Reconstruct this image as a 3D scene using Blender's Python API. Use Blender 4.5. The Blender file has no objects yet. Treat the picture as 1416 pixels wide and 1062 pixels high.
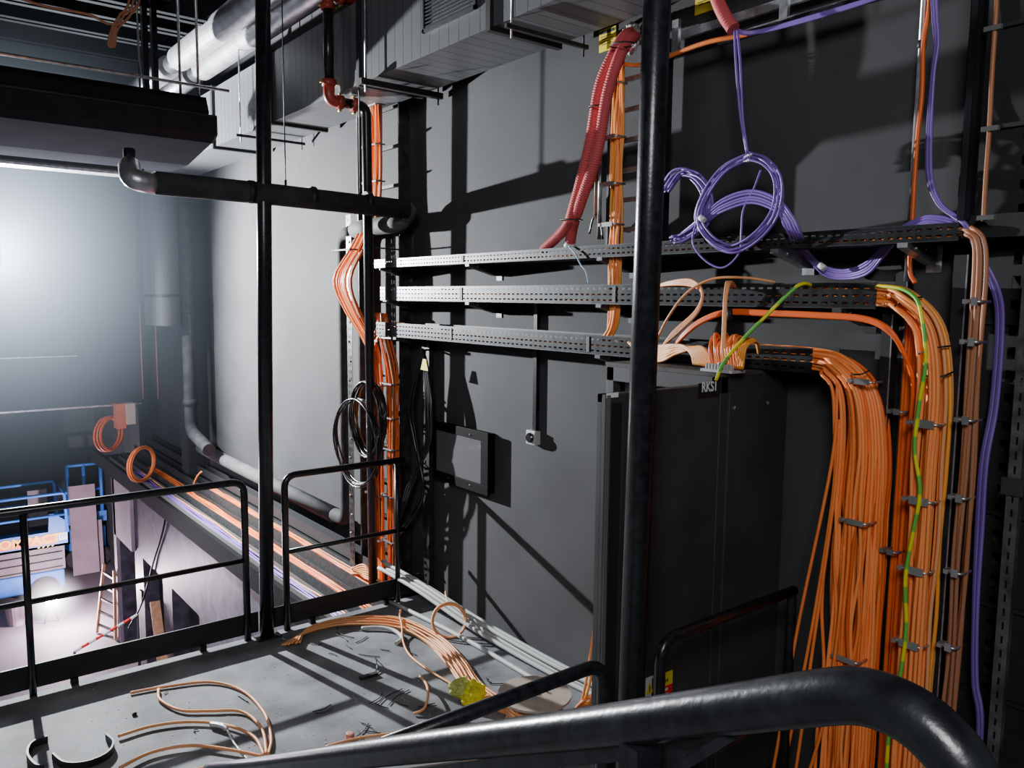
import bpy, bmesh, math, random
from math import sin, cos, pi, radians
from mathutils import Vector, Matrix
random.seed(7)
rnd = random.uniform
scn = bpy.context.scene
C = scn.collection

# ------------------------------------------------------------ camera
YAW, PITCH, ROLL, F = .6652, .107, .0096, 1110.5
EYE = Vector((0, 0, 2.33))
def _cam():
    Yd = Vector((-sin(YAW), 0, cos(YAW))); Xd = Vector((cos(YAW), 0, sin(YAW))); Zd = Vector((0, -1, 0))
    Rp = Matrix(((1, 0, 0), (0, cos(PITCH), -sin(PITCH)), (0, sin(PITCH), cos(PITCH))))
    Rr = Matrix(((cos(ROLL), -sin(ROLL), 0), (sin(ROLL), cos(ROLL), 0), (0, 0, 1)))
    A = Rr @ Rp @ Matrix((Xd, Yd, Zd)).transposed()
    return A.transposed()
R = _cam()
def P(px, py, **k):
    """world point on a real plane (X=, Y= or Z=) read off the photograph"""
    d = R @ Vector((px - 708, py - 531, F))
    (a, v), = k.items(); i = 'XYZ'.index(a)
    return EYE + d * ((v - EYE[i]) / d[i])
cd = bpy.data.cameras.new('camera'); cam = bpy.data.objects.new('camera', cd); C.objects.link(cam)
rt, up, bk = R @ Vector((1, 0, 0)), R @ Vector((0, -1, 0)), R @ Vector((0, 0, -1))
M = Matrix((rt, up, bk)).transposed().to_4x4(); M.translation = EYE
cam.matrix_world = M
cd.sensor_width = 36; cd.lens = F / 1416 * 36; cd.clip_start = .02; cd.clip_end = 200
scn.camera = cam

# ------------------------------------------------------------ materials
def mat(name, col, rough=.5, metal=0, spec=.5, noise=0, nscale=20, bump=0, bscale=60, col2=None, emit=None, estr=0, det=4):
    m = bpy.data.materials.new(name); m.use_nodes = True
    nt = m.node_tree; N = nt.nodes; L = nt.links
    b = N['Principled BSDF']
    b.inputs['Base Color'].default_value = (*col, 1); b.inputs['Roughness'].default_value = rough
    b.inputs['Metallic'].default_value = metal; b.inputs['Specular IOR Level'].default_value = spec
    if noise or bump:
        tc = N.new('ShaderNodeTexCoord')
    if noise:
        n = N.new('ShaderNodeTexNoise'); n.inputs['Scale'].default_value = nscale; n.inputs['Detail'].default_value = det
        L.new(tc.outputs['Object'], n.inputs['Vector'])
        r = N.new('ShaderNodeValToRGB'); r.color_ramp.elements[0].position = .35; r.color_ramp.elements[1].position = .68
        c2 = col2 or tuple(min(1, c * (1 + noise)) for c in col)
        c1 = tuple(c * (1 - noise) for c in col)
        r.color_ramp.elements[0].color = (*c1, 1); r.color_ramp.elements[1].color = (*c2, 1)
        L.new(n.outputs['Fac'], r.inputs['Fac']); L.new(r.outputs['Color'], b.inputs['Base Color'])
    if bump:
        n2 = N.new('ShaderNodeTexNoise'); n2.inputs['Scale'].default_value = bscale; n2.inputs['Detail'].default_value = 3
        L.new(tc.outputs['Object'], n2.inputs['Vector'])
        bp = N.new('ShaderNodeBump'); bp.inputs['Strength'].default_value = bump; bp.inputs['Distance'].default_value = .01
        L.new(n2.outputs['Fac'], bp.inputs['Height']); L.new(bp.outputs['Normal'], b.inputs['Normal'])
    if emit:
        b.inputs['Emission Color'].default_value = (*emit, 1); b.inputs['Emission Strength'].default_value = estr
    return m

def math_node(nt, op, a, b=None):
    n = nt.nodes.new('ShaderNodeMath'); n.operation = op
    for i, v in enumerate((a, b)):
        if v is None: continue
        if isinstance(v, (int, float)): n.inputs[i].default_value = v
        else: nt.links.new(v, n.inputs[i])
    return n.outputs[0]

def slotted(name, col, along, pitch, slot, across, rows, rh, rough=.4, metal=.0):
    """painted steel punched with rows of slots (real see-through slots); along/across: axis names, rows: centres"""
    m = mat(name, col, rough, metal, noise=.5, nscale=14)
    nt = m.node_tree; N = nt.nodes; L = nt.links
    tc = N.new('ShaderNodeTexCoord'); s = N.new('ShaderNodeSeparateXYZ'); L.new(tc.outputs['Object'], s.inputs[0])
    u = s.outputs[along]; v = s.outputs[across]
    fu = math_node(nt, 'FRACT', math_node(nt, 'DIVIDE', u, pitch))
    mu = math_node(nt, 'LESS_THAN', fu, slot / pitch)
    tot = None
    for r in rows:
        d = math_node(nt, 'LESS_THAN', math_node(nt, 'ABSOLUTE', math_node(nt, 'SUBTRACT', v, r)), rh / 2)
        tot = d if tot is None else math_node(nt, 'MAXIMUM', tot, d)
    mk = math_node(nt, 'MULTIPLY', mu, tot)
    tr = N.new('ShaderNodeBsdfTransparent'); mx = N.new('ShaderNodeMixShader')
    L.new(mk, mx.inputs[0]); L.new(N['Principled BSDF'].outputs[0], mx.inputs[1]); L.new(tr.outputs[0], mx.inputs[2])
    L.new(mx.outputs[0], N['Material Output'].inputs['Surface'])
    return m

BLACK = mat('black_gloss_paint', (.012, .013, .016), .29, 0, .5, noise=.5, nscale=30, bump=.06, bscale=90)
BLACKM = mat('black_matt_paint', (.012, .0125, .014), .55, 0, .4, noise=.3, nscale=12)
CAB = mat('cabinet_black_powder_coat', (.036, .036, .038), .6, 0, .4, noise=.25, nscale=3, bump=.05, bscale=300)
LAG = mat('dark_grey_pipe_lagging', (.035, .035, .038), .8, 0, .3, noise=.3, nscale=9, bump=.15, bscale=12)
LAGL = mat('mid_grey_pipe_lagging', (.09, .09, .093), .75, 0, .3, noise=.2, nscale=6, bump=.15, bscale=10)
WALL = mat('painted_grey_wall', (.052, .052, .0545), .75, 0, .25, noise=.16, nscale=1.6, bump=.04, bscale=3, det=6)
DECK = mat('dusty_grey_deck', (.165, .168, .176), .75, 0, .3, noise=.4, nscale=3.2, bump=.15, bscale=25, det=10)
LOWF = mat('pale_lower_concrete', (.15, .13, .145), .7, noise=.15, nscale=1.2)
LOWW = mat('dark_lower_wall', (.065, .055, .075), .5, 0, .5, noise=.5, nscale=7, bump=.1, bscale=30, det=8)
DARKW = mat('dark_blue_grey_wall', (.02, .023, .028), .8, noise=.3, nscale=.6)
CEIL = mat('black_ceiling', (.014, .015, .017), .8, noise=.4, nscale=2)
JOIST = mat('dark_joist_steel', (.012, .013, .015), .9, 0, .05, noise=.4, nscale=3)
GALV = mat('galvanised_steel', (.55, .56, .58), .35, .9, noise=.25, nscale=25)
ZINC = mat('zinc_clamp', (.6, .58, .56), .28, .85)
FOIL = mat('silver_foil_lagging', (.5, .5, .52), .38, .8, noise=.2, nscale=9, bump=.4, bscale=14)
DUCT = mat('grey_duct_sheet', (.17, .175, .18), .5, .2, noise=.15, nscale=4)
ORANGE = mat('orange_cable', (.95, .23, .05), .42, 0, .4, noise=.1, nscale=7)
ORANGE2 = mat('amber_cable', (1, .31, .085), .42, 0, .4)
ORANGE3 = mat('deep_orange_cable', (.72, .12, .015), .42, 0, .4)
YORANGE = mat('yellow_orange_cable', (.9, .34, .05), .42, 0, .4)
PEACH = mat('peach_floor_cable', (.78, .34, .14), .45, 0, .4)
BROWN = mat('tan_brown_cable', (.38, .14, .06), .45, 0, .4)
REDOR = mat('red_orange_hose', (.85, .13, .02), .4, 0, .5)
PURPLE = mat('purple_cable', (.20, .105, .42), .4, 0, .5)
DPURPLE = mat('dark_purple_cable', (.09, .045, .2), .45, 0, .4)
RED = mat('red_corrugated_duct', (.55, .085, .09), .6, 0, .3)
REDP = mat('red_painted_fitting', (.38, .045, .03), .4, 0, .5, noise=.3)
BRASS = mat('brass_bolt', (.75, .5, .12), .3, .9)
BCABLE = mat('black_rubber_cable', (.012, .012, .013), .25, 0, .6)
CONDG = mat('pale_grey_plastic_conduit', (.42, .43, .42), .5, 0, .4)
COPPER = mat('copper_brown_cable', (.36, .15, .08), .45)
YELLOW = mat('yellow_sticker', (.9, .72, .02), .5)
REDS = mat('red_sticker', (.8, .02, .02), .5)
WHITE = mat('white_plastic', (.75, .75, .75), .5)
OFFW = mat('soft_white_print', (.8, .8, .8), .6)
INK = mat('black_print', (.01, .01, .01), .6)
GLASS = mat('tinted_panel_glass', (.13, .115, .13), .12, 0, .6)
BLUEL = mat('lift_blue_paint', (.03, .15, .5), .45, noise=.15, nscale=3)
LGREY = mat('lift_grey_panel', (.14, .105, .115), .6, noise=.2, nscale=3)
PLASTER = mat('plasterboard', (.26, .2, .225), .8, noise=.12, nscale=3)
WOOD = mat('raw_timber', (.5, .24, .12), .6, noise=.2, nscale=20)
CARD = mat('reel_cardboard', (.42, .34, .28), .75, noise=.12, nscale=18)
BAG = mat('yellow_plastic_bag', (.72, .66, .03), .3, 0, .6, noise=.2, nscale=12)
BAGG = mat('yellow_green_plastic_bag', (.45, .5, .12), .35, 0, .6)
TAPE = mat('silver_tape', (.8, .8, .8), .25, .6, bump=.5, bscale=200)
LIGHTBLUE = mat('light_blue_string', (.3, .5, .7), .5)
LAMPW = mat('lamp_glass_glow', (1, 1, 1), .5, emit=(.85, .92, 1), estr=120)
LAMPF = mat('floor_lamp_glow', (1, 1, 1), .5, emit=(1, .9, 1), estr=420)

# yellow-green earth cable: spiral stripes
EARTH = mat('green_yellow_earth_cable', (.5, .7, .02), .4)
nt = EARTH.node_tree
tc = nt.nodes.new('ShaderNodeTexCoord'); wv = nt.nodes.new('ShaderNodeTexWave'); wv.inputs['Scale'].default_value = 2.2
wv.bands_direction = 'Z'; wv.inputs['Distortion'].default_value = 2
nt.links.new(tc.outputs['Object'], wv.inputs['Vector'])
cr = nt.nodes.new('ShaderNodeValToRGB'); cr.color_ramp.elements[0].color = (.75, .7, .02, 1); cr.color_ramp.elements[1].color = (.12, .5, .06, 1)
cr.color_ramp.elements[0].position = .4; cr.color_ramp.elements[1].position = .6
nt.links.new(wv.outputs['Fac'], cr.inputs['Fac']); nt.links.new(cr.outputs['Color'], nt.nodes['Principled BSDF'].inputs['Base Color'])
# duct sheet with cross-break seams
def seam_mat(name, base, ax, pitch, w):
    m = mat(name, base, .45, .15)
    nt = m.node_tree; N = nt.nodes
    tc = N.new('ShaderNodeTexCoord'); s = N.new('ShaderNodeSeparateXYZ'); nt.links.new(tc.outputs['Object'], s.inputs[0])
    fr = math_node(nt, 'FRACT', math_node(nt, 'DIVIDE', s.outputs[ax], pitch))
    k = math_node(nt, 'LESS_THAN', fr, w / pitch)
    mx = N.new('ShaderNodeMix'); mx.data_type = 'RGBA'
    mx.inputs['A'].default_value = (*base, 1); mx.inputs['B'].default_value = (*[c * .3 for c in base], 1)
    nt.links.new(k, mx.inputs['Factor']); nt.links.new(mx.outputs['Result'], N['Principled BSDF'].inputs['Base Color'])
    bp = N.new('ShaderNodeBump'); bp.inputs['Strength'].default_value = .6; bp.inputs['Distance'].default_value = .01; bp.invert = True
    nt.links.new(k, bp.inputs['Height']); nt.links.new(bp.outputs['Normal'], N['Principled BSDF'].inputs['Normal'])
    return m
DUCTS = seam_mat('grey_duct_sheet_with_seams', (.105, .109, .115), 'Y', .105, .008)

# ------------------------------------------------------------ mesh helpers
class MB:
    def __init__(s): s.v = []; s.f = []; s.sm = []
    def add(s, vs, fs, smooth=False):
        o = len(s.v); s.v += [tuple(v) for v in vs]; s.f += [tuple(i + o for i in f) for f in fs]; s.sm += [smooth] * len(fs)
        return s
    def box(s, lo, hi, rot=None, piv=None):
        x0, y0, z0 = lo; x1, y1, z1 = hi
        vs = [Vector(p) for p in ((x0, y0, z0), (x1, y0, z0), (x1, y1, z0), (x0, y1, z0), (x0, y0, z1), (x1, y0, z1), (x1, y1, z1), (x0, y1, z1))]
        if rot is not None:
            pv = Vector(piv) if piv else sum(vs, Vector()) / 8
            vs = [pv + rot @ (v - pv) for v in vs]
        return s.add(vs, [(0, 3, 2, 1), (4, 5, 6, 7), (0, 1, 5, 4), (1, 2, 6, 5), (2, 3, 7, 6), (3, 0, 4, 7)])
    def bar(s, a, b, w, h, upv=(0, 0, 1)):
        a, b = Vector(a), Vector(b); d = (b - a).normalized(); u = Vector(upv)
        if abs(d.dot(u)) > .98: u = Vector((1, 0, 0))
        r = d.cross(u).normalized(); u = r.cross(d)
        vs = []
        for p in (a, b):
            for i, j in ((-1, -1), (1, -1), (1, 1), (-1, 1)): vs.append(p + r * i * w / 2 + u * j * h / 2)
        return s.add(vs, [(0, 3, 2, 1), (4, 5, 6, 7), (0, 1, 5, 4), (1, 2, 6, 5), (2, 3, 7, 6), (3, 0, 4, 7)])
    def prism(s, poly, a, b, axis):
        """poly: 2D points in the two other axes, extruded along axis from a to b"""
        def mk(p, t):
            if axis == 0: return (t, p[0], p[1])
            if axis == 1: return (p[0], t, p[1])
            return (p[0], p[1], t)
        n = len(poly)
        vs = [mk(p, a) for p in poly] + [mk(p, b) for p in poly]
        return s.add(vs, [tuple(range(n))[::-1], tuple(range(n, 2 * n))] + [(i, (i + 1) % n, (i + 1) % n + n, i + n) for i in range(n)])
    def tube(s, pts, r, seg=8, closed=False):
        pts = [Vector(p) for p in pts]; n = len(pts)
        if n < 2: return s
        rr = r if isinstance(r, (list, tuple)) else [r] * n
        T = []
        for i in range(n):
            a = pts[(i - 1) % n] if (closed or i > 0) else pts[0]
            b = pts[(i + 1) % n] if (closed or i < n - 1) else pts[-1]
            t = (b - a); T.append(t.normalized() if t.length > 1e-9 else Vector((0, 0, 1)))
        u = T[0].orthogonal().normalized(); vs = []
        for i in range(n):
            u = (u - T[i] * u.dot(T[i]))
            u = u.normalized() if u.length > 1e-6 else T[i].orthogonal().normalized()
            w = T[i].cross(u)
            for k in range(seg):
                a = 2 * pi * k / seg; vs.append(pts[i] + (u * cos(a) + w * sin(a)) * rr[i])
        fs = []
        for i in range(n if closed else n - 1):
            j = (i + 1) % n
            for k in range(seg):
                l = (k + 1) % seg; fs.append((i * seg + k, i * seg + l, j * seg + l, j * seg + k))
        s.add(vs, fs, True)
        if not closed:
            o = len(s.v) - len(vs)
            s.f.append(tuple(o + k for k in range(seg))[::-1]); s.f.append(tuple(o + (n - 1) * seg + k for k in range(seg))); s.sm += [False, False]
        return s
    def lathe(s, base, axis, prof, seg=24):
        base = Vector(base); ax = Vector(axis).normalized(); u = ax.orthogonal().normalized(); w = ax.cross(u)
        vs = []
        for (r, h) in prof:
            for k in range(seg):
                a = 2 * pi * k / seg; vs.append(base + ax * h + (u * cos(a) + w * sin(a)) * r)
        fs = []
        for i in range(len(prof) - 1):
            for k in range(seg):
                l = (k + 1) % seg; fs.append((i * seg + k, i * seg + l, (i + 1) * seg + l, (i + 1) * seg + k))
        s.add(vs, fs, False)
        o = len(s.v) - len(vs)
        s.f.append(tuple(o + k for k in range(seg))[::-1]); s.f.append(tuple(o + (len(prof) - 1) * seg + k for k in range(seg))); s.sm += [False, False]
        return s
    def build(s, name, m, parent=None, bevel=0):
        me = bpy.data.meshes.new(name); me.from_pydata(s.v, [], s.f); me.materials.append(m)
        me.polygons.foreach_set('use_smooth', s.sm); me.update()
        bm = bmesh.new(); bm.from_mesh(me); bmesh.ops.recalc_face_normals(bm, faces=bm.faces); bm.to_mesh(me); bm.free()
        o = bpy.data.objects.new(name, me); C.objects.link(o)
        if parent: o.parent = parent; o.matrix_parent_inverse = Matrix.Translation(-parent.location)
        if bevel:
            b = o.modifiers.new('bevel', 'BEVEL'); b.width = bevel; b.segments = 2; b.limit_method = 'ANGLE'
        return o

def tag(o, label, cat, group=None, kind=None):
    o['label'] = label; o['category'] = cat
    if group: o['group'] = group
    if kind: o['kind'] = kind
    return o
def thing(name, label, cat, loc=(0, 0, 0), group=None):
    o = bpy.data.objects.new(name, None); C.objects.link(o); o.location = loc; o.empty_display_size = .1
    return tag(o, label, cat, group)
def struct(name, mb, m):
    o = mb.build(name, m); o['kind'] = 'structure'; return o

def spline(ctrl, n=8):
    """Catmull-Rom through the control points"""
    c = [Vector(p) for p in ctrl]
    if len(c) < 3: return c
    c = [c[0] * 2 - c[1]] + c + [c[-1] * 2 - c[-2]]
    out = []
    for i in range(1, len(c) - 2):
        p0, p1, p2, p3 = c[i - 1:i + 3]
        for k in range(n):
            t = k / n
            out.append(.5 * ((2 * p1) + (p2 - p0) * t + (2 * p0 - 5 * p1 + 4 * p2 - p3) * t * t + (3 * p1 - p0 - 3 * p2 + p3) * t ** 3))
    out.append(c[-2]); return out
def arc_path(pts, rad, n=6):
    """straight runs joined by rounded bends"""
    pts = [Vector(p) for p in pts]; out = [pts[0]]
    for i in range(1, len(pts) - 1):
        a, b, c = pts[i - 1:i + 2]; r = rad if not isinstance(rad, (list, tuple)) else rad[i - 1]
        d1 = (a - b).normalized(); d2 = (c - b).normalized()
        r1 = min(r, (a - b).length * .49, (c - b).length * .49)
        s, e = b + d1 * r1, b + d2 * r1
        for k in range(n + 1):
            t = k / n; out.append(s * (1 - t) ** 2 + b * 2 * t * (1 - t) + e * t * t)
    out.append(pts[-1]); return out
def cable(name, pts, r, m, label, cat='cable', group=None, seg=7, n=8, smooth=True):
    o = MB().tube(spline(pts, n) if smooth else pts, r, seg).build(name, m)
    return tag(o, label, cat, group)
def text(body, size, m, name, parent, origin, xdir, ydir, ext=.0006, sx=1, bold=0):
    cu = bpy.data.curves.new(name, 'FONT'); cu.body = body; cu.size = size; cu.extrude = ext; cu.align_x = 'LEFT'; cu.align_y = 'BOTTOM'; cu.offset = bold
    t = bpy.data.objects.new(name, cu); C.objects.link(t)
    dg = bpy.context.evaluated_depsgraph_get(); me = bpy.data.meshes.new_from_object(t.evaluated_get(dg))
    bpy.data.objects.remove(t)
    X = Vector(xdir).normalized(); Y = Vector(ydir).normalized(); Z = X.cross(Y)
    T = Matrix((X * sx, Y, Z)).transposed().to_4x4(); T.translation = Vector(origin)
    me.transform(T); me.materials.clear(); me.materials.append(m)
    o = bpy.data.objects.new(name, me); C.objects.link(o)
    if parent: o.parent = parent; o.matrix_parent_inverse = Matrix.Translation(-parent.location)
    return o

WX = 3.30          # face of the long wall
YF, YN = 5.25, 1.86  # far and near edges of the deck

# ------------------------------------------------------------ setting
struct('floor', MB().box((-3, .6, -.06), (WX, YF, 0)), DECK)
struct('wall_right', MB().box((WX, -1.5, -3), (WX + .15, 18, 5.6)), WALL)
struct('wall_back', MB().box((-8, 18, -3), (WX + .15, 18.15, 5.6)), DARKW)
struct('ceiling', MB().box((-8, -1.5, 5.6), (WX + .15, 18.15, 5.7)), CEIL)
low = struct('floor_lower', MB().box((-8, 5.3, -3.06), (WX, 18, -3)), LOWF); low.name = 'floor_hall'
struct('trim_1', MB().box((-3, 5.1, -.3), (WX, YF - .01, -.062)), BLACKM).name = 'trim_deck_edge'
# lower side wall with three dark recesses
def lower_wall():
    m = MB(); X0 = 2.65; top = -.36
    doors = [(9.1, 10.2, -1.30), (10.6, 11.6, -1.29), (12.05, 12.95, -1.30)]
    ys = [5.26]
    for a, b, z in doors: 
        m.box((X0, ys[-1], -3), (X0 + .25, a, top)); m.box((X0, a, z), (X0 + .25, b, top)); ys.append(b)
    m.box((X0, 12.95, -3), (X0 + .25, 13.15, top))
    struct('wall_lower', m, LOWW).name = 'wall_hall_side'
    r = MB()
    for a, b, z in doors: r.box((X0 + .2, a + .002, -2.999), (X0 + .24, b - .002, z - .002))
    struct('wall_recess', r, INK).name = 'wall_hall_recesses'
lower_wall()
struct('wall_pier', MB().box((2.60, 12.0, -1.3), (2.648, 13.1, -.42)).box((2.60, 12.96, -3), (2.648, 13.12, -.42)), PLASTER).name = 'wall_hall_pier'
struct('trim_2', MB().box((2.55, 5.3, -.37), (2.60, 14.3, -.16)).box((2.6, 5.3, -.358), (WX, 14.3, -.30)), mat('shelf_black', (.006, .006, .007), .8, 0, .1)).name = 'trim_tray_shelf'
# far balcony front hanging across the hall
bal = MB().box((-8, 13, .70), (3.05, 13.3, 4.6)).box((-8, 12.9, 1.40), (2.2, 13, 1.44)).box((-8, 12.96, .9), (2.0, 13, .95))
for x in (-1, .1, 1.2, 1.75, 2.35): bal.box((x, 12.93, 1.5), (x + .12, 13, 3.9))
struct('wall_balcony', bal, DARKW)
struct('trim_3', MB().box((-8, 12.94, .675), (3.03, 13.0, .70)), GALV).name = 'trim_balcony_edge'
struct('trim_4', MB().box((-8, 12.86, 1.435), (2.18, 12.9, 1.45)), GALV).name = 'trim_balcony_ledge'
struct('wall_pier_far', MB().box((3.02, 10.62, -.1), (WX, 10.9, 3.9)), DARKW).name = 'wall_far_pier'
# ceiling joists
for i, (y, z, h) in enumerate(((7.2, 4.62, .22), (7.9, 4.7, .25), (8.6, 4.75, .2), (9.5, 4.8, .3), (10.6, 4.8, .3), (6.3, 4.9, .2), (5.6, 5.0, .2), (11.8, 4.8, .3))):
    j = tag(MB().box((-8, y, z), (WX - .7, y + .05, z + h)).box((-8, y - .06, z), (WX - .7, y + .11, z + .012)).build('ceiling_joist', JOIST),
        'dark steel joist running across the black ceiling above the hall', 'beam', 'dark joists under the ceiling')

# ------------------------------------------------------------ guard rails
def rail_thing(name, label, y, x_end, x_far, posts, mid=True, board=None, post_side=1, r=.024, gate=None):
    t = thing(name, label, 'railing', (x_end, y, 0))
    MB().tube(arc_path([(x_far, y, 1.1), (x_end, y, 1.1), (x_end, y, .0)], .09), r, 12).build('top_rail', BLACK, t)
    if mid: MB().tube([(x_far, y, .56), (x_end, y, .56)], r * .72, 10).build('mid_rail', BLACK, t)
    for x in posts: MB().tube([(x, y, 0), (x, y, 1.09)], r * .85, 10).build('post', BLACK, t)
    if board:
        x0, x1, n = board
        MB().box((x0, y + .012, .035), (x1, y + .022, .178)).build('toe_board', BLACKM, t)
        for k in range(n):
            x = x0 + (x1 - x0) * (k + .5) / n; MB().box((x - .02, y - .01, 0), (x + .02, y + .03, .04)).build('bracket', BLACKM, t)
    return t
rail_thing('guard_rail', 'long black tubular guard rail on the far deck edge, left of the tall post', YF - .03, 1.835, -2.6, [.57, -1.2], board=(-2.6, 1.915, 6))
rail_thing('guard_rail', 'short black tubular guard rail between the tall post and the cable ladder', YF - .03, 2.115, 3.06, [3.0], board=(2.005, 3.2, 2))
rail_thing('guard_rail', 'black guard rail with bent end in front of the cable reels', YN, 1.87, .72, [], r=.0235)
tB = rail_thing('guard_rail', 'black hooped guard rail standing in front of the equipment cabinet', YN, 2.155, 3.0, [], mid=False, r=.021)
MB().tube(arc_path([(2.9, YN, 1.1), (2.985, YN, 1.1), (2.985, YN, 0)], .06), .0205, 12).build('end_post', BLACK, tB)
MB().tube([(2.155, YN, .56), (2.985, YN, .56)], .016, 10).build('mid_rail', BLACK, tB)

# stair handrail, close to the lens
t = thing('stair_handrail', 'thick glossy black stair handrail sloping across the foreground and bending down', 'handrail', (.65, 1.0, 0))
def SP(px, py): return P(px, py, X=.65)
hp = [SP(352, 1058) + Vector((0, .35, -.19))] + [SP(*q) for q in ((352, 1062), (560, 1036), (800, 1008), (1000, 982), (1120, 966), (1185, 962), (1240, 978), (1290, 1012), (1335, 1070), (1368, 1180), (1390, 1330))]
MB().tube(spline(hp, 10), .0245, 28).build('top_rail', BLACK, t)
a, b = SP(420, 1090), SP(868, 1036)
MB().bar(a, b, .012, .022).build('infill_bar', BLACK, t)
q = SP(884, 1025)
MB().box((.632, q.y - .014, .0), (.668, q.y + .014, q.z)).build('post', BLACK, t)
q = SP(925, 1040)
MB().box((.66, q.y - .016, .0), (.69, q.y + .012, q.z)).build('post', BLACK, t)
MB().bar(SP(940, 1062), SP(1010, 1018), .014, .01).build('brace', BLACK, t)

# ------------------------------------------------------------ tall posts
t = thing('steel_post', 'tall slim black steel post at the corner of the far deck edge', 'post', (1.96, 5.2, 0))
MB().tube([(1.96, 5.2, 0), (2.055, 5.2, 5.55)], .048, 20).build('shaft', BLACK, t)
MB().box((1.88, 5.13, 0), (2.04, 5.24, .012)).build('base_plate', BLACKM, t)
t = thing('steel_post', 'thick black steel post standing in front of the equipment cabinet door', 'post', (1.995, 1.86, 0))
MB().tube([(1.995, 1.86, 0), (2.075, 1.86, 5.55)], .0455, 28).build('shaft', BLACK, t)
MB().box((1.92, 1.78, 0), (2.07, 1.94, .012)).build('base_plate', BLACKM, t)
# sprinkler drop pipe
t = thing('sprinkler_pipe', 'black steel drop pipe with red couplings, running down beside the cable ladder', 'pipe', (2.98, 5.57, 0))
ZE = P(480, 143, Y=5.57).z; XE = P(455, 130, Y=5.57).x
MB().tube(arc_path([(2.98, 5.57, -.5), (2.955, 5.57, ZE), (XE + .16, 5.57, ZE)], .12), .037, 18).build('drop_pipe', BLACK, t)
MB().tube([(XE + .16, 5.57, ZE), (XE + .06, 5.57, ZE)], .037, 16).build('short_pipe', BLACK, t)
MB().tube([(XE, 5.57, ZE + .12), (XE, 5.57, ZE + .66)], .036, 16).build('riser', BLACK, t)
MB().tube(arc_path([(XE, 5.57, ZE + .14), (XE, 5.57, ZE), (XE + .10, 5.57, ZE)], .09), .042, 14).build('elbow', REDP, t)
for p0, p1 in (((XE, 5.57, ZE + .10), (XE, 5.57, ZE + .145)), ((XE + .06, 5.57, ZE), (XE + .105, 5.57, ZE)), ((XE + .175, 5.57, ZE), (XE + .22, 5.57, ZE)), ((XE, 5.57, ZE + .63), (XE, 5.57, ZE + .675)), ((XE + .08, 5.57, ZE + .74), (XE + .125, 5.57, ZE + .74))):
    c = MB().tube([p0, p1], .051, 14).build('coupling', REDP, t)
    mid = (Vector(p0) + Vector(p1)) / 2; vert = abs(p0[0] - p1[0]) < .01
    for s_ in (-1, 1):
        o = Vector((s_ * .06, 0, 0)) if vert else Vector((0, 0, s_ * .06))
        MB().tube([mid + o - Vector((0, .02, 0)), mid + o + Vector((0, .02, 0))], .009, 6).build('bolt', BRASS, c)
MB().tube(arc_path([(XE, 5.57, ZE + .66), (XE, 5.57, ZE + .74), (XE + .5, 5.57, ZE + .75)], .08), .04, 14).build('upper_elbow', REDP, t)

# ------------------------------------------------------------ ventilation duct along the wall
t = thing('ventilation_duct', 'large grey rectangular duct running along the top of the wall', 'duct', (2.96, 6, 3.8))
DX0, DX1, DZ0, DZ1 = 2.72, 3.2, 3.80, 4.36
cuts = [1.2, 3.68, 5.2, 6.8, 8.3, 10.5]
for a, b in zip(cuts, cuts[1:]):
    MB().box((DX0, a + .02, DZ0), (DX1, b - .02, DZ1)).build('duct_section', DUCTS, t)
for y in cuts[1:-1]:
    MB().box((DX0 - .025, y - .02, DZ0 - .025), (DX1 + .02, y + .02, DZ1 + .025)).build('flange', BLACKM, t)
g0, g1 = P(587, 45, X=DX0).y, P(661, 12, X=DX0).y
g = MB().box((DX0 - .02, g1, 3.93), (DX0 - .002, g0, 3.95)).box((DX0 - .02, g1, 4.31), (DX0 - .002, g0, 4.33)).box((DX0 - .02, g1, 3.93), (DX0 - .002, g1 + .02, 4.33)).box((DX0 - .02, g0 - .02, 3.93), (DX0 - .002, g0, 4.33))
for k in range(17): g.box((DX0 - .016, g1 + .02, 3.955 + k * .0215), (DX0 - .004, g0 - .02, 3.963 + k * .0215))
g.build('grille', BLACKM, t)
for (y, x0, x1, w) in ((5.02, 2.62, 3.27, .04), (3.5, 2.68, 3.27, .022), (7.35, 2.6, 3.25, .022)):
    tt = thing('duct_hanger', {5.02: 'thick black channel hanger bar under the duct beside the cable ladder', 3.5: 'thin hanger bar under the duct near the thick front post', 7.35: 'thin far hanger bar crossing under the duct by the black post'}[y], 'bracket', (x0, y, 3.75))
    MB().box((x0, y - w / 2, 3.745), (x1, y + w / 2, 3.745 + w)).build('bar', BLACKM, tt)
    for x in (x0 + .04, x1 - .03): MB().tube([(x, y, 3.70), (x, y, 5.6)], .006, 6).build('threaded_rod', GALV if x < 2.9 else BLACKM, tt)

# foil lagged pipes
for x, z, lab in ((2.42, 4.6, 'silver foil lagged pipe under the ceiling, upper left one of the pair'), (2.70, 4.6, 'silver foil lagged pipe under the ceiling, lower right one nearer the duct')):
    t = thing('lagged_pipe', lab, 'pipe', (x, 6, z))
    MB().tube([(x, 3.2, z), (x, 8.35 if x < 2.5 else 8.55, z)], .115, 24).build('pipe', FOIL, t)
    MB().tube([(x, 8.36 if x < 2.5 else 8.56, z), (x, 8.62 if x < 2.5 else 8.8, z)], .085, 20).build('collar', BLACKM, t)
    MB().tube([(x, 8.7 if x < 2.5 else 8.86, z), (x, 12.5, z)], .11, 24).build('pipe_end', FOIL, t)

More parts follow.
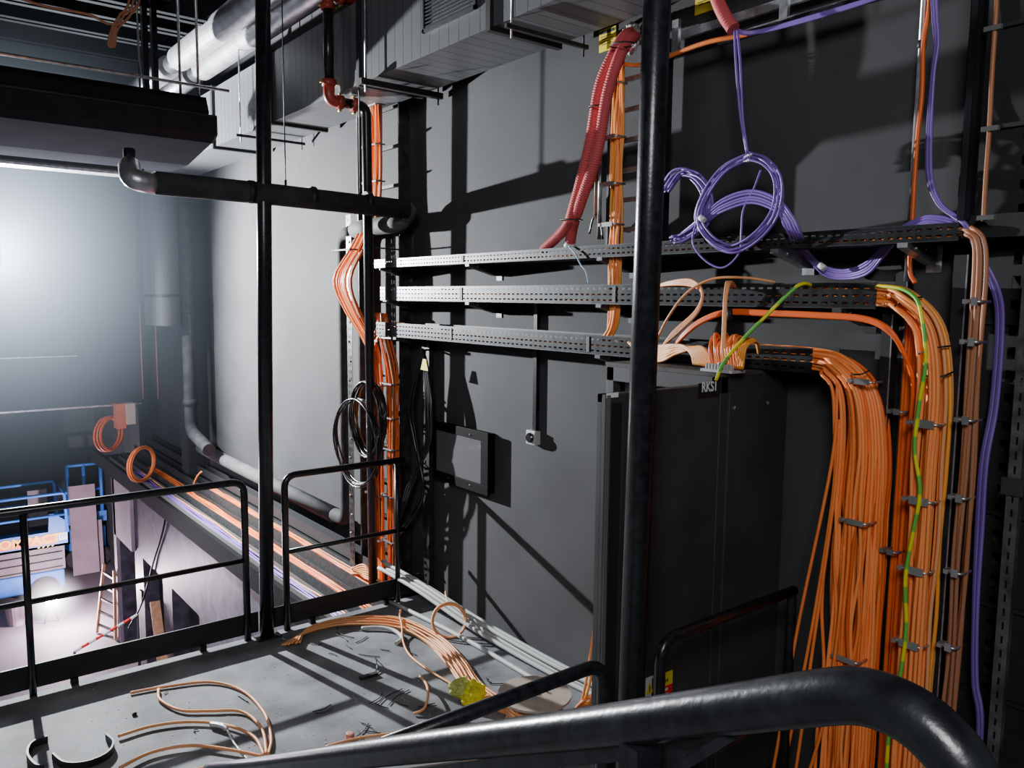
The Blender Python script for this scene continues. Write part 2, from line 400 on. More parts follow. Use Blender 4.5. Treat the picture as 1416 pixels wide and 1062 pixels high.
# ------------------------------------------------------------ lagged pipe crossing to the wall
t = thing('lagged_pipe', 'dark lagged pipe crossing above the rail, then down the wall and away along it', 'pipe', (3.0, 5.2, 3))
MB().tube([(1.34, 5.2, 2.995), (2.0, 5.2, 2.99), (3.08, 5.2, 2.965)], .07, 24).build('crossing_pipe', LAG, t)
E1, E2, E3 = P(548, 309, X=3.08), P(520, 313, X=3.10), P(492, 318, X=3.13)
MB().tube(spline([(3.04, 5.2, 2.966), (3.10, 5.22, 2.955), (3.12, 5.30, 2.92), E1, E2], 6), .068, 20).build('wall_elbow', LAGL, t)
MB().tube([E2, E3], .07, 20).build('return_pipe', LAGL, t)
MB().tube(arc_path([E3, (3.15, 6.36, 2.84), (3.15, 6.36, .36), (3.15, 6.7, .345), (3.15, 10.5, .36)], [.12, .1, .1], 8), .062, 20).build('drop_pipe', LAG, t)
MB().tube([(3.15, 6.62, .345), (3.15, 10.5, .36)], .072, 20).build('low_pipe', LAGL, t)
for x in (1.9, 2.32, 2.74): MB().tube([(x, 5.2, 2.993), (x + .04, 5.2, 2.992)], .074, 24).build('joint_band', BLACKM, t)
MB().tube(arc_path([(1.36, 5.2, 2.99), (1.21, 5.2, 3.0), (1.235, 5.34, 3.10)], [.12]), .064, 18).build('silver_elbow', FOIL, t)['label'] = 'shiny silver elbow'
for i, x in enumerate((1.22,)): MB().tube([(1.237, 5.34, 3.10), (1.242, 5.36, 3.20)], .035, 12).build('end_cap', BLACKM, t)

# thin hanging rods / wires
for (px, py, yy, zb, r, lab) in ((395, 255, 5.2, 3.02, .004, 'thin black suspension wire hanging just right of the tall slim post'), (498, 270, 5.3, 3.0, .005, 'thin black rod hanging in front of the drop pipe')):
    p = P(px, py, Y=yy); t = thing('hanging_wire', lab, 'wire', (p.x, yy, zb))
    MB().tube([(p.x, yy, zb), (p.x, yy, 5.6)], r, 6).build('wire', BLACKM, t)
    MB().tube([(p.x, yy, zb), (p.x, yy, zb + .07)], r * 2.2, 8).build('turnbuckle', BLACKM, t)

# ------------------------------------------------------------ screen housing
t = thing('screen_housing', 'long dark roller screen housing hanging from the ceiling at upper left', 'screen housing', (0, 7, 3.5))
prof = [(7.15, 3.99), (6.87, 3.93), (6.80, 3.80), (6.82, 3.77), (6.66, 3.74), (6.66, 3.60), (6.76, 3.55), (7.42, 3.455), (7.9, 3.455), (7.95, 3.99)]
MB().prism(prof, -4, 2.19, 0).build('casing', mat('screen_casing_grey', (.024, .0235, .028), 1, 0, 0, noise=.1, nscale=3), t)
MB().prism([(y + (7.2 - y) * .02, z) for y, z in prof[3:7]] + [(7.0, 3.6)], 2.15, 2.21, 0).build('end_cap', BLACKM, t)
MB().box((-4, 6.645, 3.735), (2.2, 6.67, 3.75)).build('seam_strip', BLACKM, t)
MB().box((-4, 8.15, 3.42), (2.0, 8.35, 3.45)).build('bottom_bar', GALV, t)
MB().box((-4, 8.1, 3.45), (2.0, 8.4, 3.52)).build('bottom_rail', BLACKM, t)
for (px, r, mm, lab) in ((248, .011, GALV, 'left one of two thin steel rods holding the screen housing'), (273, .011, GALV, 'right one of two thin steel rods holding the screen housing'), (192, .008, GALV, 'thin pale rod beside the black double hanger post')):
    p = P(px, 80, Y=6.95); tag(MB().tube([(p.x, 6.95, 3.95), (p.x, 6.95, 5.6)], r, 8).build('hanger_rod', mm), lab, 'rod')
p = P(206, 60, Y=6.95)
t = thing('hanger_post', 'black double channel hanger post above the screen housing', 'post', (p.x, 6.95, 3.95))
for dx in (-.035, .035): MB().box((p.x + dx - .02, 6.91, 3.9), (p.x + dx + .02, 6.97, 5.6)).build('channel', BLACK, t)
tag(MB().tube([(-6, 6.5, 3.92), (2.25, 6.5, 3.92)], .012, 8).build('steel_conduit', GALV), 'bright straight steel conduit running above the screen housing', 'conduit')
# looped copper brown cables at the top left
for k, (dx, rr) in enumerate(((0, .009), (6, .009), (14, .007))):
    cable('looped_cable', [P(180 + dx, -8, Y=6.3) + Vector((.05, 0, .7)), P(180 + dx, -8, Y=6.3), P(165 + dx, 22, Y=6.3), P(155 + dx * .6, 40, Y=6.3), P(150 + dx * .5, 60, Y=6.3), P(155 + dx * .3, 63, Y=6.3), P(160 + dx * .1, 36, Y=6.3)], rr, COPPER,
          'brown cable looping down from the ceiling left of the double hanger post', group='brown cable loops under the ceiling')
cable('looped_cable', [P(0, -12, Y=6.3), P(60, 8, Y=6.3), P(122, 20, Y=6.3), P(150, 33, Y=6.3), P(172, 30, Y=6.3), P(190, 6, Y=6.3)], .009, COPPER, 'long brown cable sagging under the ceiling joists at far left')
for k in range(4):
    z = 4.45 + .12 * k
    tag(MB().box((-6, 6.0 + .45 * k, z), (1.9, 6.0 + .45 * k + .28, z + .03)).build('ceiling_tray', JOIST), 'dark flat service tray running across the ceiling', 'tray', 'dark service trays under the ceiling')

# ------------------------------------------------------------ wall mounted horizontal trays
SL_T = slotted('black_tray_two_slot_rows', (.028, .029, .032), 'Y', .036, .021, 'Z', [2.568, 2.594], .009, rough=.32, metal=.4)
SL_M = slotted('black_tray_four_slot_rows', (.028, .029, .032), 'Y', .044, .025, 'Z', [2.322, 2.352, 2.382], .009, rough=.32, metal=.4)
SL_L = slotted('black_tray_low_slot_rows', (.028, .029, .032), 'Y', .044, .025, 'Z', [2.048, 2.078, 2.108], .009, rough=.32, metal=.4)
def htray(label, y0, y1, z0, z1, m, x0=3.05, x1=3.26):
    t = thing('cable_tray', label, 'cable tray', (x0, y0, z0))
    MB().box((x0, y0, z0), (x0 + .003, y1, z1)).build('front_flange', m, t)
    MB().box((x1, y0, z0), (x1 + .003, y1, z1)).build('rear_flange', BLACKM, t)
    MB().box((x0, y0, z0 - .003), (x1, y1, z0)).build('tray_bed', BLACKM, t)
    MB().box((x0, y0, z1), (x0 + .014, y1, z1 + .002)).build('rolled_edge', BLACKM, t)
    for y in (y0 + (y1 - y0) * .36, y0 + (y1 - y0) * .72):
        MB().box((x0 - .004, y - .012, z0 + .008), (x0 - .0008, y + .012, z1 - .008)).build('joint_plate', BLACKM, t)
    return t
htray('top one of three slotted black cable trays on the wall', 1.31, 5.64, 2.552, 2.612, SL_T)
htray('middle one of three slotted black cable trays on the wall', 1.60, 5.55, 2.303, 2.402, SL_M)
htray('lowest of three slotted black cable trays on the wall, just above the cabinet', 1.86, 5.62, 2.03, 2.13, SL_L)
def bracket(y, ztop, m, label, L=.27, hh=.075):
    t = thing('tray_bracket', label, 'bracket', (WX, y, ztop))
    MB().prism([(WX - .006, ztop), (WX - L, ztop), (WX - L, ztop - .018), (WX - .05, ztop - hh), (WX - .006, ztop - hh)], y - .02, y + .02, 1).build('arm', m, t)
    MB().box((WX - .006, y - .03, ztop - hh - .03), (WX, y + .03, ztop + .005)).build('wall_plate', m, t)
    for x in (WX - .2, WX - .12): MB().tube([(x, y - .024, ztop - .018), (x, y - .019, ztop - .018)], .006, 8).build('bolt', ZINC, t)
names = {'top': 2.549, 'middle': 2.30, 'lowest': 2.027}
BZ = mat('bracket_dark_steel', (.06, .06, .065), .4, .5)
for i, (tn, yy, mm) in enumerate((('top', 5.5, BZ), ('top', 4.35, BZ), ('top', 3.12, BZ), ('top', 2.05, GALV), ('top', 1.50, GALV),
                                  ('middle', 5.4, BZ), ('middle', 4.35, BZ), ('middle', 3.12, BZ), ('middle', 1.75, BZ), ('lowest', 3.12, BZ), ('lowest', 5.3, BZ))):
    where = {5.5: 'at its far end beside the cable ladder', 5.4: 'at its far end beside the cable ladder', 5.3: 'at its far end beside the cable ladder', 4.35: 'near the middle of the wall left of the red ducts', 3.12: 'under the tall cable ladder behind the thick post', 2.05: 'bright galvanised, below the purple coil', 1.5: 'bright galvanised, beside the purple cable dip', 1.75: 'at its near end by the orange hose'}[yy]
    bracket(yy, names[tn], mm, f'bracket under the {tn} tray, {where}')
# cables lying inside the trays
for (zb, y0, y1, n, lab, grp) in ((2.565, 1.33, 5.4, 4, 'top', 1), (2.318, 1.65, 5.45, 7, 'middle', 2), (2.045, 1.9, 5.5, 8, 'lowest', 3)):
    for k in range(n):
        x = 3.075 + .17 * k / n; pts = [(x + rnd(-.008, .008), y0 + (y1 - y0) * i / 9, zb + rnd(0, .03)) for i in range(10)]
        cable('tray_cable', pts, .007, random.choice([ORANGE, ORANGE2, YORANGE]), f'orange cable lying along the bed of the {lab} slotted tray', group=f'cables lying in the {lab} tray', n=3, seg=6)

# ------------------------------------------------------------ vertical ladders on the wall
def slot_rail(y, z0, z1, x0=3.1, w=.012, d=.07, m=None):
    return MB().box((x0, y - w / 2, z0), (x0 + d, y + w / 2, z1))
SLV = slotted('black_rail_vertical_slots', (.03, .03, .032), 'Z', .06, .028, 'X', [3.12, 3.145], .011)
SLV2 = slotted('grey_rail_vertical_slots', (.05, .048, .046), 'Z', .06, .03, 'Y', [6.135, 6.17], .01, metal=.5)
def vladder(label, y0, y1, z0, z1, step, rung_m, x=3.16, rails=True):
    t = thing('cable_ladder', label, 'cable ladder', (x, (y0 + y1) / 2, z0))
    for y in (y0, y1):
        MB().box((x - .06, y - .008, z0), (x + .02, y + .008, z1)).box((x + .02, y - .02, z0), (x + .024, y + .02, z1)).build('side_rail', SLV if rails else BLACKM, t)
    z = z0 + step / 2
    while z < z1:
        MB().box((x - .012, min(y0, y1), z - .012), (x + .004, max(y0, y1), z + .012)).build('rung', rung_m, t); z += step
    return t
# left ladder group
vladder('tall black slotted cable ladder beyond the deck, carrying two orange bundles', 5.50, 6.18, -.25, 4.9, .3, BLACKM, x=3.25)
MB_l = MB().box((3.09, 6.11, -.3), (3.094, 6.20, 3.0)).box((3.094, 6.195, -.3), (3.13, 6.20, 3.0))
t = thing('slotted_channel', 'grey slotted channel with bright bolts beside the left ladder', 'channel', (3.1, 6.15, -.3))
MB_l.build('channel', SLV2, t)
for k in range(16): MB().lathe((3.089, 6.155 + .012 * (-1) ** k, .3 + k * .165), (-1, 0, 0), [(.009, 0), (.009, .006), (.004, .01)], 8).build('bolt', ZINC, t)
t = thing('slotted_channel', 'black slotted channel on the wall right of the left ladder', 'channel', (3.2, 5.2, 0))
SLV3 = slotted('black_channel_slots', (.02, .02, .022), 'Z', .05, .026, 'Y', [5.2], .02)
MB().box((3.24, 5.15, .02), (3.244, 5.25, 2.0)).box((3.244, 5.15, .02), (3.28, 5.156, 2.0)).build('channel', SLV3, t)
# upper run: cables above the lagged pipe
def vbundle(n, xs, y0, y1, zt, zb, mats, label, group, r=.009, jit=.01, curve=None):
    for k in range(n):
        y = y0 + (y1 - y0) * (k + .5) / n; x = xs + rnd(-.022, .012)
        pts = []
        m = 19; ph = rnd(0, 6)
        for i in range(m):
            z = zt + (zb - zt) * i / (m - 1); dy = jit * sin(ph + i * .9); dx = rnd(-.006, .006)
            if curve: q = curve(z, k / n); dy += q[0]; dx += q[1]
            pts.append((x + dx, y + dy, z))
        cable('orange_cable', pts, r, random.choice(mats), label, group=group, n=4, seg=7)
def bulge(z, u):
    b = math.exp(-((z - 2.42) / .36) ** 2); return (b * (.36 - .16 * u), -b * .16)
vbundle(15, 3.13, 5.84, 5.65, 4.6, -.2, [ORANGE, ORANGE2, ORANGE, ORANGE3], 'orange cable in the left bundle of the far ladder, bulging out behind the drop pipe', 'left orange bundle of the far ladder', curve=bulge, r=.0105)
def join(z, u):
    b = 1 / (1 + math.exp(-(z - 1.95) / .09)); return (b * .12, -.04 * b)
vbundle(11, 3.14, 5.60, 5.45, 2.2, -.2, [ORANGE3, BROWN, ORANGE3], 'darker orange cable in the right bundle of the far ladder', 'right orange bundle of the far ladder', curve=join, jit=.006)
for k in range(11):   # cables peeling from the lowest tray into the ladder
    z = 2.04 + .08 * k / 11; x = 3.09 + .008 * k; y2 = 5.72 + .016 * k
    cable('orange_cable', [(x, 5.3, z), (x, 5.52, z + .01), (x - .01, y2 - .06, z - .05), (x - .01, y2, z - .25), (x, y2, 1.2), (x, y2 + rnd(-.01, .01), .2)], .008, random.choice([ORANGE, ORANGE2]), 'orange cable dropping from the lowest tray end into the far ladder', group='cables dropping from the lowest tray into the far ladder')
def clamp(y0, y1, z, x, label, m=ZINC, group=None, h=.022):
    t = thing('cable_clamp', label, 'clamp', (x, (y0 + y1) / 2, z), group)
    a, b = min(y0, y1), max(y0, y1)
    MB().tube(arc_path([(x + .05, a, z), (x - .02, a, z), (x - .02, b, z), (x + .05, b, z)], .018, 4), .006, 6).build('strap', m, t)
    MB().box((x - .027, a + .012, z - h / 2), (x - .02, b - .012, z + h / 2)).build('saddle', m, t)
    MB().box((x - .03, b - .002, z - .008), (x + .01, b + .014, z + .008)).build('bolt', m, t)
CL = mat('dull_grey_clamp', (.25, .25, .25), .4, .6)
for z in (.35, .72, 1.1, 1.35, 1.62, 1.98, 3.22, 3.5, 3.8):
    clamp(5.64, 5.86, z, 3.10, 'small grey clamp around the orange bundles on the far ladder', CL, 'grey clamps on the far ladder', .012)
    if z < 2: clamp(5.44, 5.61, z + .03, 3.11, 'small grey clamp around the orange bundles on the far ladder', CL, 'grey clamps on the far ladder', .012)
clamp(5.86, 6.16, 2.70, 2.98, 'bolted clamp around the bulging cables just below the lagged pipe elbow', INK, None, .012)
tag(MB().tube([(2.99, 5.53, 2.70), (3.28, 5.50, 2.69)], .006, 6).build('stay_rod', BLACKM), 'thin black stay rod from the drop pipe to the wall above the top tray', 'rod')

# black cable coils hanging on the far ladder
def coil(name, c, ry, rz, n, r, m, label, cat, group=None, xs=.0, tilt=0, spread=.02, ax='X', turns_var=.06):
    for k in range(n):
        f1, f2 = 1 + rnd(-turns_var, turns_var), 1 + rnd(-turns_var, turns_var); ph = rnd(0, 6.28); off = rnd(-spread, spread)
        pts = []
        for i in range(40):
            a = 2 * pi * i / 40
            dy, dz = ry * f1 * cos(a), rz * f2 * sin(a) + rz * (1 - f2)
            wob = .012 * sin(3 * a + ph)
            pts.append(Vector(c) + Vector((off + wob + xs * dy, dy + wob * .5, dz)))
        o = MB().tube(pts, r, 7, closed=True).build(name, m); tag(o, label, cat, group)
coil('cable_loop', (3.0, 5.67, 1.37), .24, .29, 7, .009, BCABLE, 'turn of glossy black cable in the upper coil hung on the far ladder', 'cable', 'upper black cable coil on the far ladder', spread=.03)
coil('cable_loop', (2.97, 5.80, 1.17), .36, .34, 5, .008, BCABLE, 'turn of glossy black cable in the larger lower coil hung on the far ladder', 'cable', 'lower black cable coil on the far ladder', spread=.04)
# black cables from a wall hook, most standing in for shadows, with yellow tag
hk = P(589, 484, X=3.2)
tag(MB().tube([(3.28, hk.y, hk.z), (3.16, hk.y, hk.z), (3.15, hk.y, hk.z + .03)], .008, 6).build('wall_hook', BLACKM), 'small black hook on the wall under the lowest tray end', 'hook')
for k, s in enumerate((-1, -.7, 1, .75, .5)):
    hy = hk.y
    cable('draped_cable_shadow', [(3.17, hy, hk.z + .01), (3.17, hy - s * .07, hk.z - .13), (3.15, hy - s * .16 , hk.z - .45), (3.16, hy - s * .1, hk.z - .72), (3.16, hy + s * .12 + .1, hk.z - 1.1), (3.12, hy + .28 + .02 * k, hk.z - 1.5)], .011, BCABLE,
          'black strand of cable and cast shadow draped from the hook on the wall beside the far ladder', group='black cable and shadow strands draped from the wall hook')
yt = P(589, 503, X=3.14)
tag(MB().prism([(yt.y + .05, yt.z - .045), (yt.y - .05, yt.z - .05), (yt.y - .022, yt.z + .035), (yt.y + .018, yt.z + .035)], 3.125, 3.13, 0).build('cable_tag', YELLOW), 'small yellow tag on the black cables hung from the wall hook', 'tag')

# ladder behind the thick post with yellow-orange cables
t = vladder('silver runged cable ladder on the wall behind the thick front post', 2.80, 3.14, 2.62, 3.62, .155, GALV, rails=False)
y1 = P(852, 200, X=3.1).y
for k in range(11):
    y = y1 - .04 + .08 * k / 11; z0 = 3.62
    pts = [(3.1 + rnd(-.01, .02), y + rnd(-.005, .005), z0 - i * (z0 - 2.2) / 7) for i in range(8)]
    q = P(836 + rnd(-7, 7), 462, X=3.1); pts += [(3.1, q.y, 2.10)]
    cable('yellow_orange_cable', pts, .0075, random.choice([YORANGE, ORANGE2]), 'yellow-orange cable dropping behind the thick post into the lowest tray', group='yellow-orange drop by the thick post', n=5)
for z in (3.44, 3.17, 2.93, 2.72): clamp(y1 - .05, y1 + .05, z, 3.07, 'silver clamp on the yellow-orange cables beside the red ducts', ZINC, 'silver clamps on the yellow-orange drop')
tag(MB().tube([(3.2, P(830, 250, X=3.2).y + .0, 3.35), (3.2, P(830, 250, X=3.2).y, 2.66)], .011, 8).build('steel_conduit', GALV), 'thin steel conduit on the wall beside the red ducts', 'conduit')
tag(MB().tube([(3.2, P(824, 250, X=3.2).y + .0, 3.2), (3.2, P(824, 250, X=3.2).y, 2.78)], .008, 8).build('brown_wall_cable', COPPER), 'thin brown cable clipped left of the steel conduit by the red ducts', 'cable')
cable('black_lead', [(3.22, 3.40, 2.70), (3.2, 3.35, 2.78), (3.2, 3.3, 2.80), (3.2, 3.27, 2.66)], .006, BCABLE, 'short black lead curling above the top tray by the red ducts')
# red corrugated ducts
def corr(pts, r, name, label, m=RED):
    base = spline(pts, 30); L = sum((b - a).length for a, b in zip(base, base[1:])); n = int(L / .0032)
    out = []; acc = 0; j = 0; step = L / n; cum = [0]
    for a, b in zip(base, base[1:]): cum.append(cum[-1] + (b - a).length)
    for i in range(n + 1):
        d = min(i * step, L - 1e-6)
        while j < len(cum) - 2 and cum[j + 1] < d: j += 1
        u = (d - cum[j]) / max(1e-9, cum[j + 1] - cum[j]); out.append(base[j].lerp(base[j + 1], u))
    rr = [r * (1 if i % 4 < 2 else .91) for i in range(len(out))]
    return tag(MB().tube(out, rr, 14).build(name, m), label, 'flexible duct')
def W(px, py, x): return P(px, py, X=x)
corr([W(872, 45, 3.26), W(862, 52, 3.15), W(848, 75, 3.05), W(829, 120, 3.02), W(815, 200, 3.0), W(795, 280, 3.02), W(782, 315, 3.06), W(752, 345, 3.1)], .030, 'red_duct', 'left red corrugated duct from the wall hole, ending bent on the top tray')
corr([W(878, 50, 3.26), W(868, 58, 3.15), W(856, 80, 3.02), W(840, 130, 2.98), W(826, 210, 2.98), W(803, 280, 3.02), W(793, 310, 3.08), W(788, 338, 3.12)], .031, 'red_duct', 'right red corrugated duct from the wall hole, with white end on the top tray')
corr([W(985, -25, 3.2), W(992, 0, 3.05), W(1002, 22, 3.0), W(1014, 40, 3.0)], .030, 'red_duct', 'short red corrugated duct at the top edge feeding the purple cables')
tag(MB().tube([W(788, 334, 3.12), W(788, 343, 3.12)], .034, 14).build('duct_end', WHITE), 'white end cap of the right red duct above the top tray', 'cap')
for (px, py, w) in ((860, 62, .07), (828, 148, .06), (790, 304, .075)):
    c = W(px, py, 3.0); pts = [c + Vector((.045 * sin(a), w * cos(a), .004 * cos(a))) for a in [2 * pi * i / 20 for i in range(20)]]
    tag(MB().tube(pts, .004, 6, closed=True).build('cable_tie', BLACKM), {148: 'black cable tie around both red ducts at mid height', 62: 'black cable tie around the red ducts at the wall hole', 304: 'black cable tie around both red ducts near the top tray'}[py], 'cable tie')
# fire-stop wad at the hole
m = MB()
for k in range(14):
    a = 2 * pi * k / 14; c = W(873, 55, 3.27) + Vector((rnd(-.02, .0), cos(a) * .055, sin(a) * .07)); rr = rnd(.012, .022)
    m.lathe(c - Vector((.0, 0, 0)), (rnd(-1, 0), rnd(-1, 1), rnd(-1, 1)), [(rr * .3, -rr), (rr, -rr * .3), (rr * .9, rr * .5), (rr * .3, rr)], 7)
tag(m.build('wall_filler', mat('white_filler', (.5, .48, .45), .8)), 'rough whitish filler around the wall hole of the red ducts', 'filler')
for (a, b, lab) in (((829, 43), (851, 66), 'yellow warning sticker on the wall left of the red duct hole'), ((962, -14), (987, 13), 'yellow warning sticker on the wall at the top edge by the short red duct')):
    p, q = W(*a, 3.295), W(*b, 3.295)
    t = thing('warning_sticker', lab, 'sign', (3.295, p.y, q.z))
    MB().box((3.294, q.y, q.z), (3.299, p.y, p.z)).build('panel', YELLOW, t)
    mk = MB().box((3.2932, q.y + .006, p.z - .025), (3.294, p.y - .006, p.z - .008))
    for k in range(4): mk.box((3.2932, q.y + .02, p.z - .042 - k * .014), (3.294, p.y - .012 - .01 * (k % 2), p.z - .038 - k * .014))
    mk.build('print', INK, t)

# upper tray at the right with orange and purple runs
t = thing('upper_cable_tray', 'galvanised upper cable tray crossing the wall top right of the thick post', 'cable tray', (3.15, 1.6, 3.52))
MB().box((3.12, 1.3, 3.50), (3.14, 2.82, 3.525)).build('lower_rail', BLACK, t)
MB().box((3.115, 1.3, 3.526), (3.135, 2.82, 3.532)).build('lower_edge', GALV, t)
MB().box((3.22, 1.3, 3.62), (3.24, 2.82, 3.66)).build('upper_rail', GALV, t)
for y in (2.72, 2.12, 1.7): MB().box((3.12, y - .02, 3.52), (3.14, y + .02, 3.68)).build('upright', GALV, t)
cable('orange_cable', [W(858, 88, 3.08), W(880, 90, 3.08), W(905, 86, 3.08), W(935, 74, 3.08), W(980, 58, 3.08), W(1040, 46, 3.1)], .011, ORANGE, 'single orange cable crossing behind the thick post along the upper tray')
for k in range(4):
    cable('purple_cable', [W(1016, 38 + k, 3.02), W(1030, 44 + k, 3.06), W(1060, 40 + k, 3.1), W(1130, 20 + k * 1.5, 3.1), W(1210, -4 + k, 3.1), W(1260, -20, 3.1)], .006, PURPLE, 'purple cable leaving the short red duct along the upper tray', group='purple cables along the upper tray')

# purple hanging coil
PX = 2.98
for k in range(2):
    cable('purple_cable', [W(1016 + 4 * k, 42, 3.0), W(1018 + 6 * k, 90, PX), W(1024 + 3 * k, 160, PX), W(1033 + k, 212, PX)], .006, PURPLE, 'purple cable hanging from the short red duct down to the coil', group='purple cables hanging down to the coil')
tie = W(1034, 218, PX); tag(MB().box(tie - Vector((.012, .014, .018)), tie + Vector((.012, .014, .012))).build('tape_wrap', WHITE), 'small white tape wrap at the top of the purple coil', 'tape')
def ploop(ctrl, n, label, group, jit=5, r=.0055, x=PX, m=PURPLE):
    for k in range(n):
        dx, dy = rnd(-jit, jit), rnd(-jit, jit); s = rnd(.94, 1.05)
        cx = sum(c[0] for c in ctrl) / len(ctrl); cy = sum(c[1] for c in ctrl) / len(ctrl)
        pts = [W(cx + (c[0] - cx) * s + dx * .6, cy + (c[1] - cy) * s + dy * .6, x + rnd(-.02, .02)) for c in ctrl]
        cable('purple_cable', pts, r, m, label, group=group, n=7, seg=7)
big = [(1034, 218), (1000, 236), (975, 270), (965, 305), (985, 335), (1015, 345), (1050, 325), (1074, 290), (1076, 250), (1058, 225), (1036, 217)]
ploop(big, 8, 'turn of thin purple cable in the large coil hanging on the wall', 'large purple coil', 9)
left = [(918, 262), (935, 240), (958, 240), (976, 262), (978, 290), (968, 312), (945, 328), (932, 331)]
ploop(left, 11, 'purple cable arching beside the thick post, left of the large coil', 'purple arches beside the thick post', 11, x=3.0)
for k in range(5):
    d = k * 4.2 + rnd(-1, 1)
    cable('purple_cable', [W(933 + d, 331, 3.1), W(965 + d, 305, 3.0), W(1000, 276 + d, PX), W(1040, 264 + d, PX), W(1075, 276 + d, PX), W(1096 - d, 300, PX), W(1108 - d, 325, 3.02), W(1117 - d * .5, 348, 3.2), W(1140, 368 + d * .7, 3.25), W(1170, 374 + d * .7, 3.25), W(1200, 362 + d, 3.22), W(1222, 338 + d, 3.2), W(1245, 316 + d * .8, 3.12), W(1280, 300 + d * .8, 3.1), W(1315, 303 + d, 3.1), W(1332, 312 + d, 3.1)], .0065, PURPLE,
          'purple cable sweeping over the coil, dipping behind the top tray and rising right', group='sweeping purple cables across the top tray')
cable('purple_cable', [W(965, 300, PX), W(958, 335, PX), W(975, 360, PX), W(1000, 370, PX), W(1022, 350, PX), W(1025, 320, PX), W(1028, 290, PX), W(1042, 262, PX), W(1052, 235, PX)], .0045, PURPLE, 'single thin purple tail looping lowest below the coil')
for (a, lab) in (((971, 303), 'small white marker sleeve on the purple cables at the coil'), ((1137, 369), 'small white marker sleeve on the purple cables below the top tray')):
    p = W(*a, 2.96 if a[0] < 1000 else 3.2); tag(MB().tube([p + Vector((0, .012, .01)), p - Vector((0, .012, .008))], .014, 8).build('cable_marker', WHITE), lab, 'marker')

# ------------------------------------------------------------ equipment cabinet
CX0, CX1, CY0, CY1, CH = 2.785, 3.28, 2.115, 2.80, 2.022
t = thing('equipment_cabinet', 'black steel equipment cabinet with its door open, standing against the wall', 'cabinet', (CX0, CY0, 0))
f = MB()
for (x, y) in ((CX0, CY0), (CX1 - .05, CY0), (CX0, CY1 - .05), (CX1 - .05, CY1 - .05)): f.box((x, y, 0), (x + .05, y + .05, CH - .02))
f.box((CX0, CY0, CH - .09), (CX1, CY0 + .045, CH - .015)).box((CX0, CY0, CH - .09), (CX0 + .045, CY1, CH - .015)).box((CX0, CY0, 0), (CX1, CY0 + .045, .08)).box((CX0, CY0, 0), (CX0 + .045, CY1, .08))
f.build('frame', CAB, t, .003)
MB().box((CX0 - .004, CY0 - .004, CH - .018), (CX1 + .002, CY1 + .004, CH)).build('top_panel', mat('dusty_cabinet_top', (.05, .047, .044), .75, noise=.4, nscale=9), t)
sp = MB().box((CX0 + .055, CY0 - .006, .06), (CX1 - .055, CY0 + .01, CH - .085)).build('side_panel', CAB, t, .003)
for px, py in ((1014, 564), (1060, 557)):
    p = P(px, py, Y=CY0); MB().lathe((p.x, CY0 - .006, p.z), (0, -1, 0), [(.009, 0), (.009, .004), (.004, .007)], 10).build('bolt', ZINC, sp)
MB().box((CX1 - .01, CY0 + .05, .02), (CX1, CY1 - .05, CH - .02)).box((CX0 + .05, CY1 - .012, .02), (CX1, CY1, CH - .02)).build('rear_panel', BLACKM, t)
MB().box((CX0 + .07, CY0 + .06, .1), (CX0 + .10, CY0 + .09, CH - .1)).box((CX0 + .07, CY1 - .09, .1), (CX0 + .10, CY1 - .06, CH - .1)).build('rack_rail', GALV, t)
DX = 2.10
d = MB().box((DX, CY0 - .004, .05), (CX0 - .008, CY0 + .018, 1.975)).build('door', CAB, t, .003)
MB().box((DX + .002, CY0 - .009, .052), (DX + .020, CY0 - .004, 1.973)).build('door_stile', GLASS, d)
MB().box((DX, CY0 + .018, .05), (DX + .03, CY0 + .04, 1.975)).box((DX, CY0 + .018, 1.945), (CX0 - .01, CY0 + .04, 1.975)).build('door_return', CAB, d)
MB().box((DX + .03, CY0 - .0052, .07), (DX + .085, CY0 - .004, CH - .08)).build('dark_strip', INK, d)
a, b = P(839, 544, Y=CY0 - .006), P(855, 549, Y=CY0 - .006)
MB().box((a.x, CY0 - .0065, b.z), (b.x, CY0 - .005, a.z)).build('small_plate', OFFW, d)
a, b = P(966, 531, Y=CY0 - .006), P(996, 546, Y=CY0 - .006)
MB().box((a.x, CY0 - .0055, b.z - .006), (CX0 - .012, CY0 - .004, a.z + .002)).build('name_plate', INK, d)
text('RKS1', .058, OFFW, 'lettering', d, (P(970, 545, Y=CY0 - .006).x, CY0 - .006, P(970, 545, Y=CY0 - .006).z - .003), (1, 0, 0), (0, 0, 1), sx=.80, bold=.0008)
# warning labels low on the door
a, b = P(915, 931, Y=CY0 - .005), P(930, 926, Y=CY0 - .005); c = P(930, 944, Y=CY0 - .005); e = P(930, 962, Y=CY0 - .005)
x0, x1 = a.x - .06, b.x
MB().box((x0, CY0 - .0065, c.z), (x1, CY0 - .0045, b.z)).build('warning_label', YELLOW, d)
for i, s in enumerate(('OM', 'PHONE', 'ENT')): text(s, .019, INK, 'lettering', d, (a.x - .004, CY0 - .0075, b.z - .024 - i * .021), (1, 0, 0), (0, 0, 1), sx=.7)
rl = MB().box((x0, CY0 - .0065, e.z - .03), (x1, CY0 - .0045, c.z)).build('stop_label', REDS, d)
wp = MB()
for i in range(3): 
    for k in range(5): wp.box((a.x - .004 + k * .009, CY0 - .0075, c.z - .022 - i * .022), (a.x + .003 + k * .009, CY0 - .0066, c.z - .010 - i * .022))
wp.build('print', WHITE, d)
a, b = P(893, 938, Y=CY0 - .005), P(902, 975, Y=CY0 - .005)
MB().box((a.x, CY0 - .0065, b.z - .02), (b.x, CY0 - .0045, a.z)).build('hazard_label', WHITE, d)
